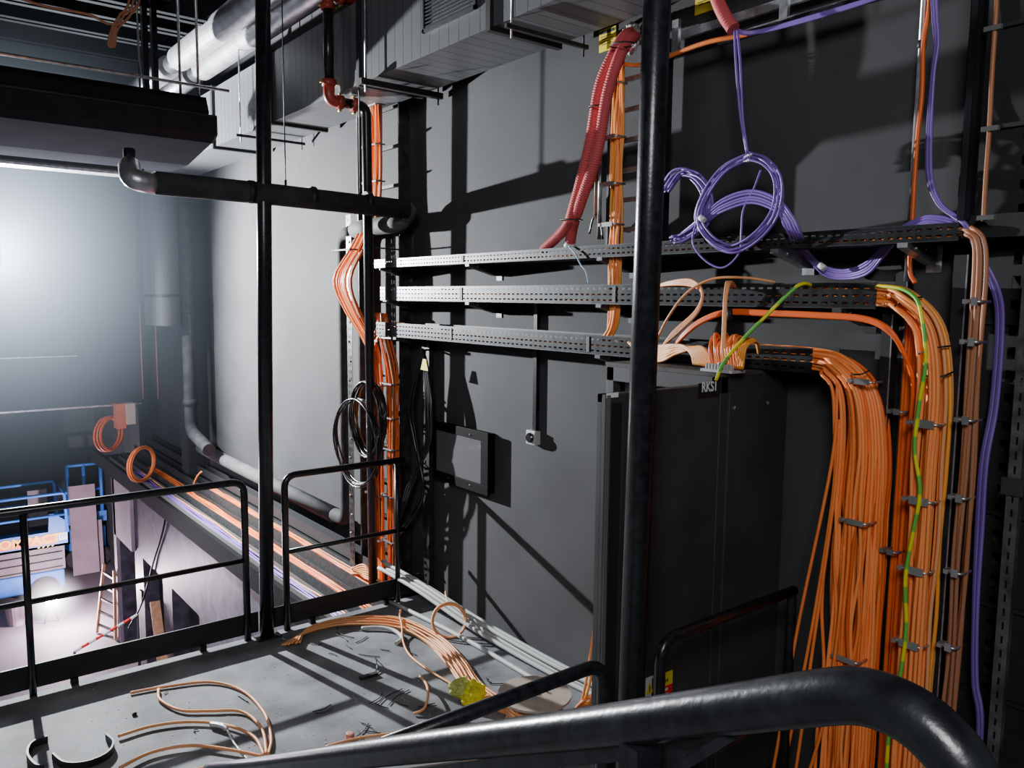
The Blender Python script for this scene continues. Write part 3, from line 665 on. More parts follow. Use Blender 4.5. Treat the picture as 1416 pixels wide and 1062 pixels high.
MB().prism([(a.x, a.z - .072), (b.x, a.z - .072), ((a.x + b.x) / 2, a.z - .018)], CY0 - .0074, CY0 - .0066, 1).build('hazard_triangle', YELLOW, d)
MB().box(((a.x + b.x) / 2 - .002, CY0 - .0082, a.z - .064), ((a.x + b.x) / 2 + .002, CY0 - .0075, a.z - .036)).build('exclamation_mark', INK, d)
cc = Vector(((a.x + b.x) / 2, CY0 - .0075, a.z - .108))
MB().tube([cc + Vector((.02 * cos(2 * pi * i / 20), 0, .02 * sin(2 * pi * i / 20))) for i in range(20)], .002, 5, True).tube([cc + Vector((-.014, 0, .014)), cc + Vector((.014, 0, -.014))], .002, 5).build('prohibition_ring', REDS, d)
for px, py in ((862, 505), (1062, 509), (999, 517)):
    p = P(px, py, Z=CH + .0)
    p.x = min(max(p.x, CX0 + .03), CX1 - .04); p.y = min(max(p.y, CY0 + .03), CY1 - .03)
    MB().tube([p + Vector((0, 0, 0)), p + Vector((0, 0, .015))], .012, 10).tube([p + Vector((0, .014 * cos(2 * pi * i / 14), .026 + .014 * sin(2 * pi * i / 14))) for i in range(14)], .004, 6, True).build('lifting_eye', ZINC, t)
# comb plate on top
gp = P(1004, 511, Z=CH + .01); gp.x = min(gp.x, 2.96)
gm = MB().box((gp.x - .06, gp.y - .075, CH + .0005), (gp.x + .03, gp.y + .09, CH + .012))
for k in range(9): gm.box((gp.x - .055, gp.y - .066 + k * .016, CH + .012), (gp.x - .035, gp.y - .059 + k * .016, CH + .035))
gm.build('gland_plate', mat('gland_grey', (.4, .4, .4), .5), t)

# cables rising from the cabinet top
gx, gy = gp.x - .02, gp.y
def cab(ctrl, r, m, label, group, x0=2.95):
    cable('orange_cable', ctrl, r, m, label, group=group, n=7)
for k in range(12):   # fan falling left behind the post, to the lowest tray
    s = W(960 + k * 2.4, 500, gx); 
    cab([Vector((gx, s.y, CH + .02)), W(955 + k * 1.5, 488 - k * .7, gx + .01), W(940, 477 + k * .9 + rnd(-2, 2) , gx + .04), W(915, 478 + k * 1.9, gx + .08), W(890, 484 + k, 3.0), (3.07, 2.85 + .01 * k, 2.115), (3.11, 3.1, 2.06)], .0065, random.choice([PEACH, ORANGE2, YORANGE]), 'orange cable fanning left from the cabinet top behind the thick post', 'fan of cables left of the cabinet top')
for k in range(13):   # humped bundle at the middle
    a0 = 985 + k * 3.2
    cab([(gx, W(a0, 500, gx).y, CH + .02), W(a0 - 4 + rnd(-2, 2), 482, gx), W(a0 + rnd(-3, 3), 464 + rnd(-4, 6), gx + .05), W(a0 + 6, 470, gx + .12), (3.08, W(a0 + 8, 480, 3.08).y, 2.08)], .0065, random.choice([ORANGE, ORANGE2, ORANGE3]), 'orange cable humped over from the cabinet top into the lowest tray', 'hump of cables behind the comb plate')
for k in range(4):
    cab([(gx, W(1018 + k * 3, 500, gx).y, CH + .02), W(1022 + k * 3, 482, gx), W(1032 + k * 3, 470 + k, gx + .05), W(1044 + k, 471 + k, gx + .1), (3.07, W(1050, 478, 3.07).y, 2.09)], .006, YORANGE, 'yellow-orange cable arching right from the comb plate', 'yellow arches right of the comb plate')
for k in range(4):    # upright slim bundle
    cab([(gx, W(998 + k, 500, gx).y, CH + .02), W(1000 + k, 450, gx), W(1002 + k, 410, gx + .02), W(1005 + k * 2, 390, gx + .1), (3.09, W(1010 + k * 3, 397, 3.09).y, 2.38)], .0055, PEACH, 'peach cable rising straight from the comb plate to the middle tray', 'slim upright bundle above the comb plate')
for k in range(5):    # loops falling from the middle tray at the post
    cab([(3.09, W(905, 395, 3.09).y, 2.39), W(925, 390 + k, 3.02), W(955, 387 + k * 2, 2.98), W(971, 402 + k, 2.96), W(966 - k, 430, 2.96), W(940 - k * 2, 458, 2.96), W(915, 480, 2.97), W(895, 500, 3.0), (3.08, W(880, 500, 3.08).y, 2.1)], .006, random.choice([PEACH, ORANGE2]), 'peach cable looping out of the middle tray beside the thick post', 'peach loops beside the thick post')
cable('orange_cable', [W(908, 470, 2.98), W(925, 437, 2.95), W(950, 405, 2.95), W(985, 386, 2.97), W(1030, 384, 3.0), W(1072, 390, 3.08)], .006, PEACH, 'single peach cable arching over the middle tray above the comb plate')
# flat orange hose
for k in range(3):
    cable('orange_hose', [(3.08, W(930, 480, 3.08).y, 2.08), W(945, 466 - 2 * k, 3.03), W(970, 446 - 2 * k, 3.02), W(1005, 434 - 2 * k, 3.02), W(1060, 435 - 2 * k, 3.02), W(1130, 438 - 2 * k, 3.02), W(1195, 443 - 2 * k, 3.02), W(1230, 460 - 2 * k, 3.02), W(1250, 490, 3.05), W(1262, 530, 3.09), W(1258, 600, 3.12), W(1250, 700, 3.14), W(1243, 800, 3.14), W(1232, 960, 3.14), W(1222, 1100, 3.14)], .0085, REDOR, 'red-orange hose running from the lowest tray across to the right-hand drop', group='red-orange hoses under the middle tray')
tag(MB().tube([W(1008, 426, 3.0), W(1010, 442, 3.0)], .014, 8).build('cable_tie', BLACKM), 'black tie holding the red-orange hoses under the middle tray', 'cable tie')
# earth cables
cable('earth_cable', [W(990, 526, 2.775), W(1000, 503, 2.79), W(1022, 475, 2.82), W(1060, 436, 2.88), W(1095, 402, 2.95), W(1112, 392, 3.0), (3.1, W(1128, 392, 3.1).y, 2.385)], .008, EARTH, 'green and yellow earth cable rising from the cabinet door to the middle tray', 'cable')

# ------------------------------------------------------------ right-hand vertical drops
def drop(n, ty, z0, z1, ya, yb, x0, x1, mats, label, group, zb=.02, r=.0075, wob=.012, start=.45, curl=.22):
    for k in range(n):
        u = (k + .5) / n; u2 = min(1, max(0, u + rnd(-.06, .06))); x = rnd(x0, x1)
        z = z0 + (z1 - z0) * u2; yv = ya + (yb - ya) * u2; cr_ = (ty - yv)
        xi = 3.066 + rnd(0, .09); pts = [(xi + .02, ty + start, z), (xi, ty + .03, z)]
        pts += [(x, ty - cr_ * .45, z - cr_ * .12), (x, ty - cr_ * .85, z - cr_ * .55), (x, yv, z - cr_ * 1.15 - curl * .3)]
        zz = pts[-1][2]
        for i in range(1, 8): pts.append((x + rnd(-.01, .01), yv + rnd(-wob, wob), zz + (zb - zz) * i / 7))
        cable('orange_cable', pts, r, random.choice(mats), label, group=group, n=6)
drop(30, 1.86, 2.045, 2.125, 1.735, 1.56, 3.03, 3.12, [ORANGE, ORANGE2, ORANGE, ORANGE3], 'bright orange cable curving out of the lowest tray and down the wall', 'orange drop from the lowest tray', wob=.012)
drop(12, 1.86, 2.05, 2.12, 1.60, 1.55, 3.10, 3.17, [ORANGE3, ORANGE3, ORANGE], 'deep orange cable at the back of the drop from the lowest tray', 'rear orange cables of the lowest tray drop', wob=.004)
drop(28, 1.60, 2.315, 2.395, 1.425, 1.31, 3.02, 3.12, [ORANGE2, PEACH, ORANGE2, YORANGE], 'light orange cable curving out of the middle tray and down the wall', 'light orange drop from the middle tray', wob=.006)
for k in range(7):
    y = 1.53 - .012 * k
    cable('orange_cable', [(3.17, y, 2.26), (3.17 + rnd(-.01, .01), y, 1.6), (3.17 + rnd(-.01, .01), y + rnd(-.004, .004), .9), (3.17, y, .02)], .009, ORANGE3, 'deep orange cable in the shaded straight run between the two bright drops', group='shaded straight orange run', n=5)
drop(9, 1.31, 2.565, 2.605, 1.262, 1.20, 3.04, 3.10, [BROWN, COPPER], 'tan brown cable curving out of the top tray and down the wall', 'tan brown drop from the top tray', r=.0072, wob=.004, start=.3)
for k, (c0, c1) in enumerate((((1150, 640), (1066, 1080)), ((1153, 690), (1096, 1090)), ((1150, 700), (1080, 1075)), ((1160, 860), (1108, 1100)))):
    q0, q1 = W(*c0, 3.02), W(*c1, 3.0)
    cable('orange_cable', [W(c0[0] + 8, c0[1] - 110, 3.04), q0, q0.lerp(q1, .5) + Vector((-.02, -.012 * k, 0)), q1, (2.98, q1.y + .05, .02)], .007, ORANGE, 'loose orange cable splaying left from the drop in front of the cabinet', group='loose orange cables splaying left')
cable('earth_cable', [(3.12, 1.9, 2.39), W(1222, 396, 3.05), W(1262, 408, 3.02), W(1275, 440, 3.0), W(1280, 500, 3.0), W(1271, 560, 3.0), W(1265, 620, 3.0), W(1272, 680, 3.0), W(1262, 740, 3.0), W(1252, 800, 3.0), W(1253, 870, 3.0), W(1244, 940, 3.0), W(1230, 1010, 3.0), (3.0, W(1226, 1062, 3.0).y, .7), (3.0, W(1226, 1062, 3.0).y, .02)], .0075, EARTH, 'wavy green and yellow earth cable down the front of the light orange drop')
# clamps
for k, py in enumerate((526, 717, 904)):
    a, b = W([1183, 1172, 1160][k], py, 3.05), W([1212, 1204, 1192][k], py, 3.05)
    clamp(a.y, b.y, a.z, 3.04, 'silver clamp on the orange drop from the lowest tray', ZINC, 'silver clamps on the lowest tray drop')
for k, py in enumerate((583, 688, 783, 883)):
    a, b = W([1270, 1264, 1258, 1250][k], py, 3.05), W([1302, 1294, 1287, 1280][k], py, 3.05)
    clamp(a.y + .01, b.y - .005, a.z, 3.03, 'silver clamp on the light orange drop from the middle tray', ZINC, 'silver clamps on the middle tray drop', .03)
    if k in (0, 2): clamp(W(1238 - 5 * k, py, 3.14).y, W(1255 - 5 * k, py, 3.14).y, a.z + .02, 3.12, 'dull clamp on the shaded straight orange run', CL, 'dull clamps on the shaded run')
for k, py in enumerate((417, 472, 579, 685, 787, 888)):
    xa = [1345, 1341, 1333, 1324, 1318, 1309][k]
    a, b = W(xa, py, 3.05), W(xa + 19, py, 3.05)
    clamp(a.y, b.y, a.z, 3.03, 'silver clamp on the tan brown drop', ZINC, 'silver clamps on the tan brown drop', .03)
for (c, w, lab) in (((1185, 518), .055, 'black tie across the orange cables where they leave the lowest tray'), ((1250, 418), .075, 'black tie across the light orange cables at the middle tray bend'), ((1285, 485), .085, 'black tie across the light orange cables below their bend'), ((1293, 521), .07, 'second black tie lower on the light orange cables')):
    p = W(*c, 3.025); tag(MB().tube([p + Vector((.03, w * .7, -.02 if c[1] < 500 else 0)), p + Vector((0, w * .4, -.01 if c[1] < 500 else 0)), p, p + Vector((0, -w * .4, .015 if c[1] < 500 else .004)), p + Vector((.03, -w * .7, .02))], .0035, 6).build('cable_tie', BLACKM), lab, 'cable tie')
# ladder uprights behind the drops
def upright(pxa, label, x=3.2, w=.03, z1=2.5, m=BLACKM, d=.05):
    y = W(pxa, 700, x).y; t = thing('ladder_upright', label, 'upright', (x, y, 0))
    MB().box((x, y - w / 2, 0), (x + d, y + w / 2, z1)).build('channel', m, t)
    MB().box((x - .004, y - w / 2 - .001, 0), (x, y - w / 2 + .004, z1)).build('lip', GALV if m is BLACKM else m, t)
upright(1212, 'black ladder upright between the two orange drops', 3.13, .045, 2.28)
upright(1306, 'black ladder upright with bright lip between the light orange and tan drops', 3.10, .05, 2.5)
upright(1228, 'black rear channel behind the shaded orange run', 3.24, .05, 2.45)
# steel conduit and cables rising at the upper right
y = W(1266, 200, 3.22).y
t = thing('steel_conduit', 'bright vertical steel conduit at the upper right between the trays', 'conduit', (3.22, y, 2.4))
MB().tube([(3.22, y, 2.41), (3.22, y, 5.5)], .0125, 12).build('pipe', GALV, t)
MB().tube([(3.22, y, 3.3), (3.22, y, 3.33)], .017, 12).build('coupler', BLACKM, t)
cable('orange_cable', [W(1288, -30, 3.2), W(1284, 20, 3.2), W(1277, 60, 3.2), W(1275, 130, 3.2), W(1268, 200, 3.2), W(1262, 300, 3.2), W(1258, 370, 3.2), W(1266, 392, 3.2)], .009, ORANGE3, 'rusty orange cable hanging just right of the bright steel conduit')
for k in range(4):
    cable('purple_cable', [W(1288 + 2 * k, -30, 3.15), W(1290 + 2 * k, 20, 3.15), W(1293 + 1.5 * k, 60, 3.15), W(1289 + k, 100, 3.15), W(1284 + 1.5 * k, 160, 3.15), W(1282 + 2 * k, 240, 3.12), W(1295 + 2 * k, 280, 3.1), W(1318 + 2 * k, 300, 3.08), W(1334 + k, 312, 3.05), W(1350 + 2 * k, 350, 3.1), W(1372 + 3 * k, 400, 3.12), W(1378 + 3 * k, 450, 3.15), W(1370 + 3 * k, 560, 3.15), W(1356 + 3 * k, 640, 3.12), W(1350 + 3 * k, 730, 3.12), W(1346 + 2 * k, 840, 3.1), W(1345 + 2 * k, 940, 3.1), W(1352 + 2 * k, 1020, 3.1), (3.1, W(1352, 1020, 3.1).y, .02)], .0062, PURPLE if k % 2 else DPURPLE,
          'purple cable hanging down the dark perforated tray at the right', group='purple cables at the right edge')
cable('brown_cable', [W(1380, -25, 3.02), W(1376, 40, 3.02), W(1372, 100, 3.02), W(1368, 180, 3.02), W(1363, 250, 3.02), W(1360, 306, 3.02)], .008, BROWN, 'single tan cable with small clips on the dark tray at the upper right')
for py in (39, 178, 301):
    p = W(1372 - (py > 100) * 4 - (py > 250) * 6, py, 3.01); tag(MB().box(p + Vector((-.006, -.03, -.008)), p + Vector((.01, .025, .008))).build('cable_clip', ZINC), {39: 'topmost bright clip on the single tan cable', 178: 'middle bright clip on the single tan cable', 301: 'lowest bright clip on the single tan cable, above the dark beam'}[py], 'clip')
# dark perforated trays at the right, also blacking out wall that lies in shadow
t = thing('perforated_tray', 'wide black perforated vertical tray against the wall at the right', 'cable tray', (3.2, 1.0, 0))
SLP = slotted('black_tray_perforated', (.005, .005, .005), 'Z', .085, .045, 'Y', [1.17, .98], .028, rough=.7)
MB().box((3.21, .55, 0), (3.215, 1.39, 5.5)).build('tray_bed', SLP, t)
MB().box((3.05, .55, 0), (3.215, .556, 5.5)).build('side_flange', BLACKM, t)
for k in range(14): MB().box((3.195, .56, .5 + k * .35), (3.209, 1.38, .515 + k * .35)).build('rung', BLACKM, t)
y = W(1345, 100, 3.05).y
t = thing('steel_strut', 'dark grey vertical strut at the upper right above the top tray', 'strut', (3.05, y, 2.6))
MB().box((3.05, y - .022, 2.62), (3.09, y + .018, 5.5)).box((3.045, y - .006, 2.62), (3.05, y + .004, 5.5)).build('channel', JOIST, t)
t = thing('cross_beam', 'black horizontal beam continuing right from the top tray end', 'beam', (3.05, 1.0, 2.55))
MB().box((3.06, .5, 2.555), (3.1, 1.305, 2.635)).build('beam', BLACKM, t)
a, b = W(1413, 600, 3.0), W(1372, 980, 3.0)
t = thing('slotted_strut', 'grey slotted steel strut standing at the right edge', 'strut', (3.0, a.y, 0))
SL5 = slotted('grey_strut_slots', (.06, .06, .062), 'Z', .05, .028, 'Y', [1.055], .008, rough=.5)
MB().box((3.0, 1.035, 0), (3.004, 1.075, 2.5)).box((3.004, 1.035, 0), (3.03, 1.038, 2.5)).build('channel', SL5, t)
p = W(1408, 675, 2.99); MB().box((2.99, 1.02, p.z - .03), (2.999, 1.09, p.z + .03)).build('splice_plate', BZ, t)

# ------------------------------------------------------------ wall box and socket
a, b = W(600, 583, 3.235), W(674, 683, 3.235)
t = thing('wall_panel', 'black framed glass fronted panel box mounted on the wall', 'panel', (3.3, (a.y + b.y) / 2, b.z))
y0, y1, z0, z1 = b.y, a.y, .972, 1.395
PBK = mat('panel_shaded_black', (.003, .003, .003), .7, 0, .08)  # black finish, its colour deepened to carry the ladder's shade
MB().box((3.245, y0, z0), (3.299, y1, z1)).build('enclosure', PBK, t, .004)
fr = MB()
for lo, hi in (((y0 - .012, z0 - .01), (y1 + .008, z0 + .06)), ((y0 - .012, z1 - .055), (y1 + .008, z1 + .01)), ((y0 - .012, z0 + .06), (y0 + .075, z1 - .055)), ((y1 - .04, z0 + .06), (y1 + .008, z1 - .055))):
    fr.box((3.228, lo[0], lo[1]), (3.2445, hi[0], hi[1]))
fr.build('door_frame', PBK, t, .003)
MB().box((3.232, y0 + .076, z0 + .061), (3.238, y1 - .041, z1 - .056)).build('glass', GLASS, t)
for z in (z0 + .03, z1 - .03): MB().lathe((3.228, y0 + .2, z), (-1, 0, 0), [(.007, 0), (.007, .004), (.003, .007)], 8).build('latch', ZINC, t)
t = thing('isolator_socket', 'small white isolator with dark round knob on the wall below the trays', 'switch', (3.3, 3.98, 1.42))
c = W(735, 605, 3.26)
MB().box((3.25, c.y - .045, c.z - .045), (3.299, c.y + .045, c.z + .045)).build('plate', mat('grey_white_plastic', (.45, .45, .45), .5), t, .004)
MB().lathe((3.25, c.y, c.z), (-1, 0, 0), [(.033, 0), (.033, .01), (.026, .018)], 20).build('knob', BCABLE, t)
tag(MB().box((3.27, c.y - .028, c.z + .046), (3.299, c.y + .004, 2.30)).build('surface_trunking', BLACK), 'slim black vertical trunking from the trays down to the white isolator', 'trunking')
cable('blue_string', [W(786, 340, 3.04), W(796, 352, 3.03), W(803, 366, 3.03), W(810, 375, 3.03), W(814, 392, 3.04)], .004, LIGHTBLUE, 'pale blue string hanging off the top tray below the red ducts')

# ------------------------------------------------------------ low trays beyond the deck
LOWT = mat('dusty_tray_steel', (.022, .022, .023), .7, .1, noise=.5, nscale=30)
def lowtray(x0, x1, z, h, label, m=LOWT, y1=13.2):
    t = thing('low_cable_tray', label, 'cable tray', (x0, 5.32, z))
    MB().box((x0, 5.32, z), (x1, y1, z + .004)).build('tray_bed', BLACKM, t)
    for x in (x0, x1 - .008): MB().box((x, 5.32, z), (x + .008, y1, z + h)).build('side_flange', m, t)
lowtray(2.60, 2.74, -.19, .07, 'outermost low tray along the shelf edge, carrying purple and white cables', mat('pale_dusty_tray', (.09, .095, .085), .7))
lowtray(2.79, 2.93, -.19, .12, 'second low tray from the shelf edge, full of orange cables')
lowtray(2.96, 3.09, -.10, .12, 'third low tray from the shelf edge, with pale orange cables')
lowtray(3.13, 3.24, .02, .10, 'low tray nearest the wall under the lagged pipe', mat('worn_tray_steel', (.05, .05, .053), .5, .4))
tag(MB().box((3.10, 5.32, -.299), (3.28, 13.2, -.0)).build('tray_packer', BLACKM), 'dark packer shelf under the low tray nearest the wall', 'shelf')
def lowc(n, x0, x1, z, mats, label, group, ya=5.34, yb=12, r=.009):
    for k in range(n):
        x = x0 + (x1 - x0) * (k + .5) / n; ph = rnd(0, 6)
        cable('low_tray_cable', [(x + .008 * sin(ph + i * 1.3), ya + (yb - ya) * i / 12, z + rnd(0, .022)) for i in range(13)], r, random.choice(mats), label, group=group, n=3, seg=6)
GREYC = mat('pale_grey_cable', (.18, .19, .19), .5)
lowc(6, 2.615, 2.73, -.155, [PURPLE, GREYC, PURPLE, PEACH], 'cable lying in the outermost low tray beyond the deck', 'cables in the outermost low tray')
lowc(10, 2.805, 2.92, -.12, [ORANGE3, ORANGE, ORANGE3], 'orange cable lying in the second low tray beyond the deck', 'cables in the second low tray')
lowc(9, 2.975, 3.075, -.02, [ORANGE, BROWN, ORANGE3], 'orange cable lying in the third low tray beyond the deck', 'cables in the third low tray', yb=10)
for k in range(6):   # tails rising out near the drop pipe
    y0_ = 5.5 + .03 * k
    cable('orange_cable', [(3.0 + .02 * k, y0_ + .5, -.0), (2.98, y0_ + .3, .06), (2.95 + .01 * k, y0_ + .12, .09 + .01 * k), (3.03, y0_, .06), (3.08, 5.55 + .02 * k, -.02)], .0075, random.choice([YORANGE, PEACH]), 'short orange tail spilling from the third low tray by the drop pipe', group='orange tails by the foot of the drop pipe')
q = P(268, 670, X=2.95)
cable('orange_cable', [q + Vector((0, .1, -.12)), q, q + Vector((0, -.15, .13)), q + Vector((0, -.32, .22))], .011, ORANGE2, 'single orange tail sticking up from the low trays behind the guard rail')
# orange coil hung over the shelf edge and the far one
for (px, py, rr, X_, lab, grp) in ((193, 642, .20, 2.55, 'turn of orange cable in the coil hung on the shelf edge behind the guard rail', 'nearer orange coil on the shelf edge'), (150, 600, .22, 2.5, 'turn of dull orange cable in the farther coil near the balcony', 'farther orange coil on the shelf edge')):
    c = P(px, py, X=X_)
    for k in range(7):
        s = rnd(.9, 1.05); of = rnd(-.05, .05)
        pts = [c + Vector((of + .20 * s * cos(2 * pi * i / 24), .20 * s * cos(2 * pi * i / 24), rr * 1.1 * s * sin(2 * pi * i / 24))) for i in range(24)]
        tag(MB().tube(pts, .012, 6, True).build('cable_loop', ORANGE if px > 160 else ORANGE3), lab, 'cable', grp)
a = P(158, 558, Y=12.5)
t = thing('junction_box', 'tan junction box with orange side hanging below the far balcony', 'box', (a.x, 12.5, .3))
b = P(158, 560, Y=12.5); e = P(178, 586, Y=12.5)
MB().box((b.x + .13, 12.4, e.z), (e.x + .08, 12.6, b.z + .02)).build('case', mat('tan_case', (.45, .33, .27), .6), t, .01)
MB().box((b.x, 12.42, e.z - .05), (b.x + .13, 12.58, b.z + .02)).build('side_plate', mat('rust_side', (.5, .12, .05), .6), t)

# ------------------------------------------------------------ far riser duct and pipes
t = thing('riser_duct', 'round edged dark vertical riser duct in the hazy far corner', 'duct', (2.8, 10.4, 2))
a0, a1 = P(197, 270, Y=10.5), P(243, 270, Y=10.5); b0, b1 = P(200, 450, Y=10.5).z, a0.z + .6
prf = [(a0.x + (a1.x - a0.x) * u, 10.5 - .28 * math.sqrt(max(0, 1 - (2 * u - 1) ** 2)) ) for u in [i / 14 for i in range(15)]] + [(a1.x, 10.61), (a0.x, 10.61)]
prf = [(x, y) for x, y in prf]
MB().prism(prf, b0, 3.9, 2).build('duct_body', mat('riser_grey', (.05, .05, .056), .6), t)
MB().prism([(x * 1.0, y - .012) for x, y in prf], 2.30, 2.33, 2).build('seam_band', BLACKM, t)
p = P(258, 400, Y=10.35)
t = thing('drain_pipe', 'dark grey vertical drain pipe in the far corner beside the riser duct', 'pipe', (p.x, 10.35, 0))
MB().tube(arc_path([(p.x, 10.35, 3.95), (p.x, 10.35, .62), (p.x - .02, 9.6, .5)], .15), .075, 18).build('pipe', LAG, t)
for z in (.95, 2.1): MB().tube([(p.x, 10.35, z), (p.x, 10.35, z + .08)], .088, 18).build('collar', LAG, t)
for px in (196, 217):
    p = P(px, 500, Y=12.9); tag(MB().tube([(p.x, 12.9, .75), (p.x, 12.9, 2.2)], .012, 6).build('thin_cable', COPPER), 'thin brown cable clipped to the dark wall below the riser duct', 'cable', 'thin cables below the riser duct')

# ------------------------------------------------------------ lower hall objects
# scissor lift
t = thing('scissor_lift', 'blue scissor lift with railed platform parked in the lower hall', 'scissor lift', (.5, 16, -3))
LX0, LX1, LY0, LY1 = -1.2, 2.37, 15.5, 16.6
MB().box((LX0, LY0, -2.78), (LX1 - .1, LY1, -2.45)).build('chassis', BLUEL, t, .03)
for x in (LX0 + .35, 1.95):
    for y in (LY0 - .02, LY1 - .16): MB().lathe((x, y, -2.76), (0, 1, 0), [(.19, 0), (.24, .02), (.24, .16), (.19, .18)], 20).build('wheel', BLACKM, t)
MB().box((LX0 + .05, LY0 + .05, -2.45), (LX1 - .08, LY1 - .1, -2.04)).build('scissor_cover', LGREY, t)
sc = MB()
for k in range(3): sc.bar((LX0 + .1, LY0 + .03, -2.42 + k * .13), (LX1 - .12, LY0 + .03, -2.40 + k * .13), .03, .012)
sc.build('scissor_arm', BLACKM, t)
MB().box((LX0, LY0, -2.03), (LX1, LY0 + .03, -1.76)).box((LX0, LY0, -2.03), (LX1, LY1, -1.99)).box((LX1 - .03, LY0, -2.03), (LX1, LY1, -1.78)).build('platform', BLUEL, t)
MB().box((-.2, LY0 - .006, -1.965), (2.16, LY0 - .001, -1.815)).build('name_stripe', mat('orange_red_stripe', (.85, .12, .04), .5), t)
text('COMPACT', .20, mat('yellow_print', (.95, .6, .05), .5), 'lettering', t, (1.16, LY0 - .009, -1.975), (1, 0, 0), (0, 0, 1), sx=1.12, bold=.006)
MB().box((2.20, LY0 - .006, -1.93), (2.33, LY0 - .001, -1.80)).build('number_plate', WHITE, t)
text('10', .10, mat('blue_print', (.05, .1, .4), .5), 'lettering', t, (2.21, LY0 - .009, -1.91), (1, 0, 0), (0, 0, 1))
for k in range(4): MB().bar((1.88 + k * .07, LY0 - .005, -2.01), (1.91 + k * .07, LY0 - .005, -1.985), .025, .02).build('hazard_mark', YELLOW, t)
for yy in (LY0, LY1 - .03):
    MB().tube(arc_path([(LX0, yy, -1.12), (LX1 - .05, yy, -1.10), (LX1 - .03, yy, -1.8)], .06), .028, 8).build('guard_rail', BLUEL, t)
    MB().tube([(LX0, yy, -1.5), (LX1 - .03, yy, -1.48)], .022, 8).build('mid_rail', BLUEL, t)
    for x in (LX0, .2, 1.2): MB().tube([(x, yy, -1.8), (x, yy, -1.12)], .02, 8).build('rail_post', BLUEL, t)
MB().tube([(LX1 - .03, LY0, -1.12), (LX1 - .03, LY1, -1.12)], .022, 8).build('end_rail', BLUEL, t)
MB().prism([(LX1 - .32, -1.76), (LX1 - .02, -1.76), (LX1 - .02, -1.62), (LX1 - .22, -1.45), (LX1 - .30, -1.45)], LY0 - .002, LY0 + .03, 1).build('gusset_plate', BLUEL, t)
MB().box((1.85, 16.2, -1.8), (2.15, 16.4, -1.15)).build('control_box', mat('control_grey', (.12, .1, .1), .6), t)
# second lift, behind
t = thing('scissor_lift', 'second blue scissor lift half hidden behind the plasterboard sheets', 'scissor lift', (3.1, 17.3, -3))
MB().box((2.6, 17.1, -2.75), (3.25, 17.8, -2.2)).build('chassis', BLUEL, t, .03)
MB().box((2.55, 17.05, -2.1), (3.27, 17.8, -1.9)).build('platform', BLUEL, t)
for x in (2.62, 2.9, 3.2): MB().tube([(x, 17.08, -1.9), (x, 17.08, -.95)], .035, 8).build('rail_post', BLUEL, t)
for z in (-.95, -1.45): MB().tube([(2.6, 17.08, z), (3.22, 17.08, z)], .03, 8).build('rail', BLUEL, t)
for x in (2.7, 3.15): MB().lathe((x, 17.02, -2.8), (0, 1, 0), [(.16, 0), (.2, .02), (.2, .14), (.16, .16)], 18).build('wheel', BLACKM, t)
# plasterboard sheets
r8 = Matrix.Rotation(radians(-4), 3, 'X')
tag(MB().box((2.58, 16.66, -2.985), (3.03, 16.68, -1.28), r8, (2.8, 16.67, -3)).build('plasterboard_sheet', PLASTER), 'pale plasterboard sheet leaning upright beside the blue lift', 'board')
tag(MB().box((2.70, 16.80, -2.985), (3.14, 16.82, -2.02), r8, (2.8, 16.8, -3)).build('plasterboard_sheet', PLASTER), 'shorter pale board standing behind the leaning plasterboard sheet', 'board')
# timber ladder
t = thing('timber_ladder', 'light timber ladder leaning against the pale pier in the lower hall', 'ladder', (2.45, 13.4, -3))
f0, f1 = P(134, 876, Z=-3), P(160, 886, Z=-3); t0, t1 = P(157, 770, X=2.59), P(172, 778, X=2.59)
t0, t1 = f0 + Vector((.12, -.15, 1.15)), f1 + Vector((.0, -.12, 1.15))
f0.z = f1.z = -2.98
MB().bar(f0, t0, .05, .04).build('stile', WOOD, t); MB().bar(f1, t1, .05, .04).build('stile', WOOD, t)
for k in range(5):
    u = .12 + k * .19; MB().bar(f0.lerp(t0, u), f1.lerp(t1, u), .03, .03).build('rung', BLACKM, t)
# plank in the recess
a = P(222, 872, X=2.60); 
tag(MB().bar((2.50, P(232, 890, X=2.5).y, -2.98), (2.63, P(214, 830, X=2.63).y, P(214, 832, X=2.63).z), .12, .04).build('timber_plank', WOOD), 'tan timber plank leaning in the middle dark recess', 'plank')
# barrier tape
a, b = P(103, 901, Y=9.9), P(190, 850, Y=9.9)
t = thing('barrier_pole', 'red and white striped barrier pole above the lower hall floor', 'pole', (2.0, 9.9, -3))
for k in range(9):
    MB().tube([a.lerp(b, k / 9), a.lerp(b, (k + 1) / 9)], .018, 8).build('stripe', REDS if k % 2 else WHITE, t)
MB().tube([a, (a.x, 9.9, -3)], .015, 6).build('stand', BLACKM, t); MB().tube([b, (b.x, 9.9, -3)], .015, 6).build('stand', BLACKM, t)
cable('black_lead', [P(233, 690, X=2.63), P(225, 735, X=2.63), P(213, 775, X=2.63), P(196, 835, X=2.6), P(178, 868, X=2.5)], .012, BCABLE, 'thin black lead hanging down the purple lit lower wall')
tag(MB().box((2.63, P(195, 820, X=2.64).y - .06, P(195, 824, X=2.64).z - .06), (2.649, P(195, 820, X=2.64).y + .06, P(195, 824, X=2.64).z + .08)).build('wall_switch', BLACKM), 'small black switch on the lit pilaster between two recesses', 'switch')
# bucket
p = P(22, 855, Z=-2.9)
t = thing('white_bucket', 'small pale bucket on the lower hall floor left of the lamp', 'bucket', (p.x, p.y, -3))
MB().lathe((p.x, p.y, -2.999), (0, 0, 1), [(.12, 0), (.15, .3), (.155, .3), (.16, .33)], 18).build('body', PLASTER, t)
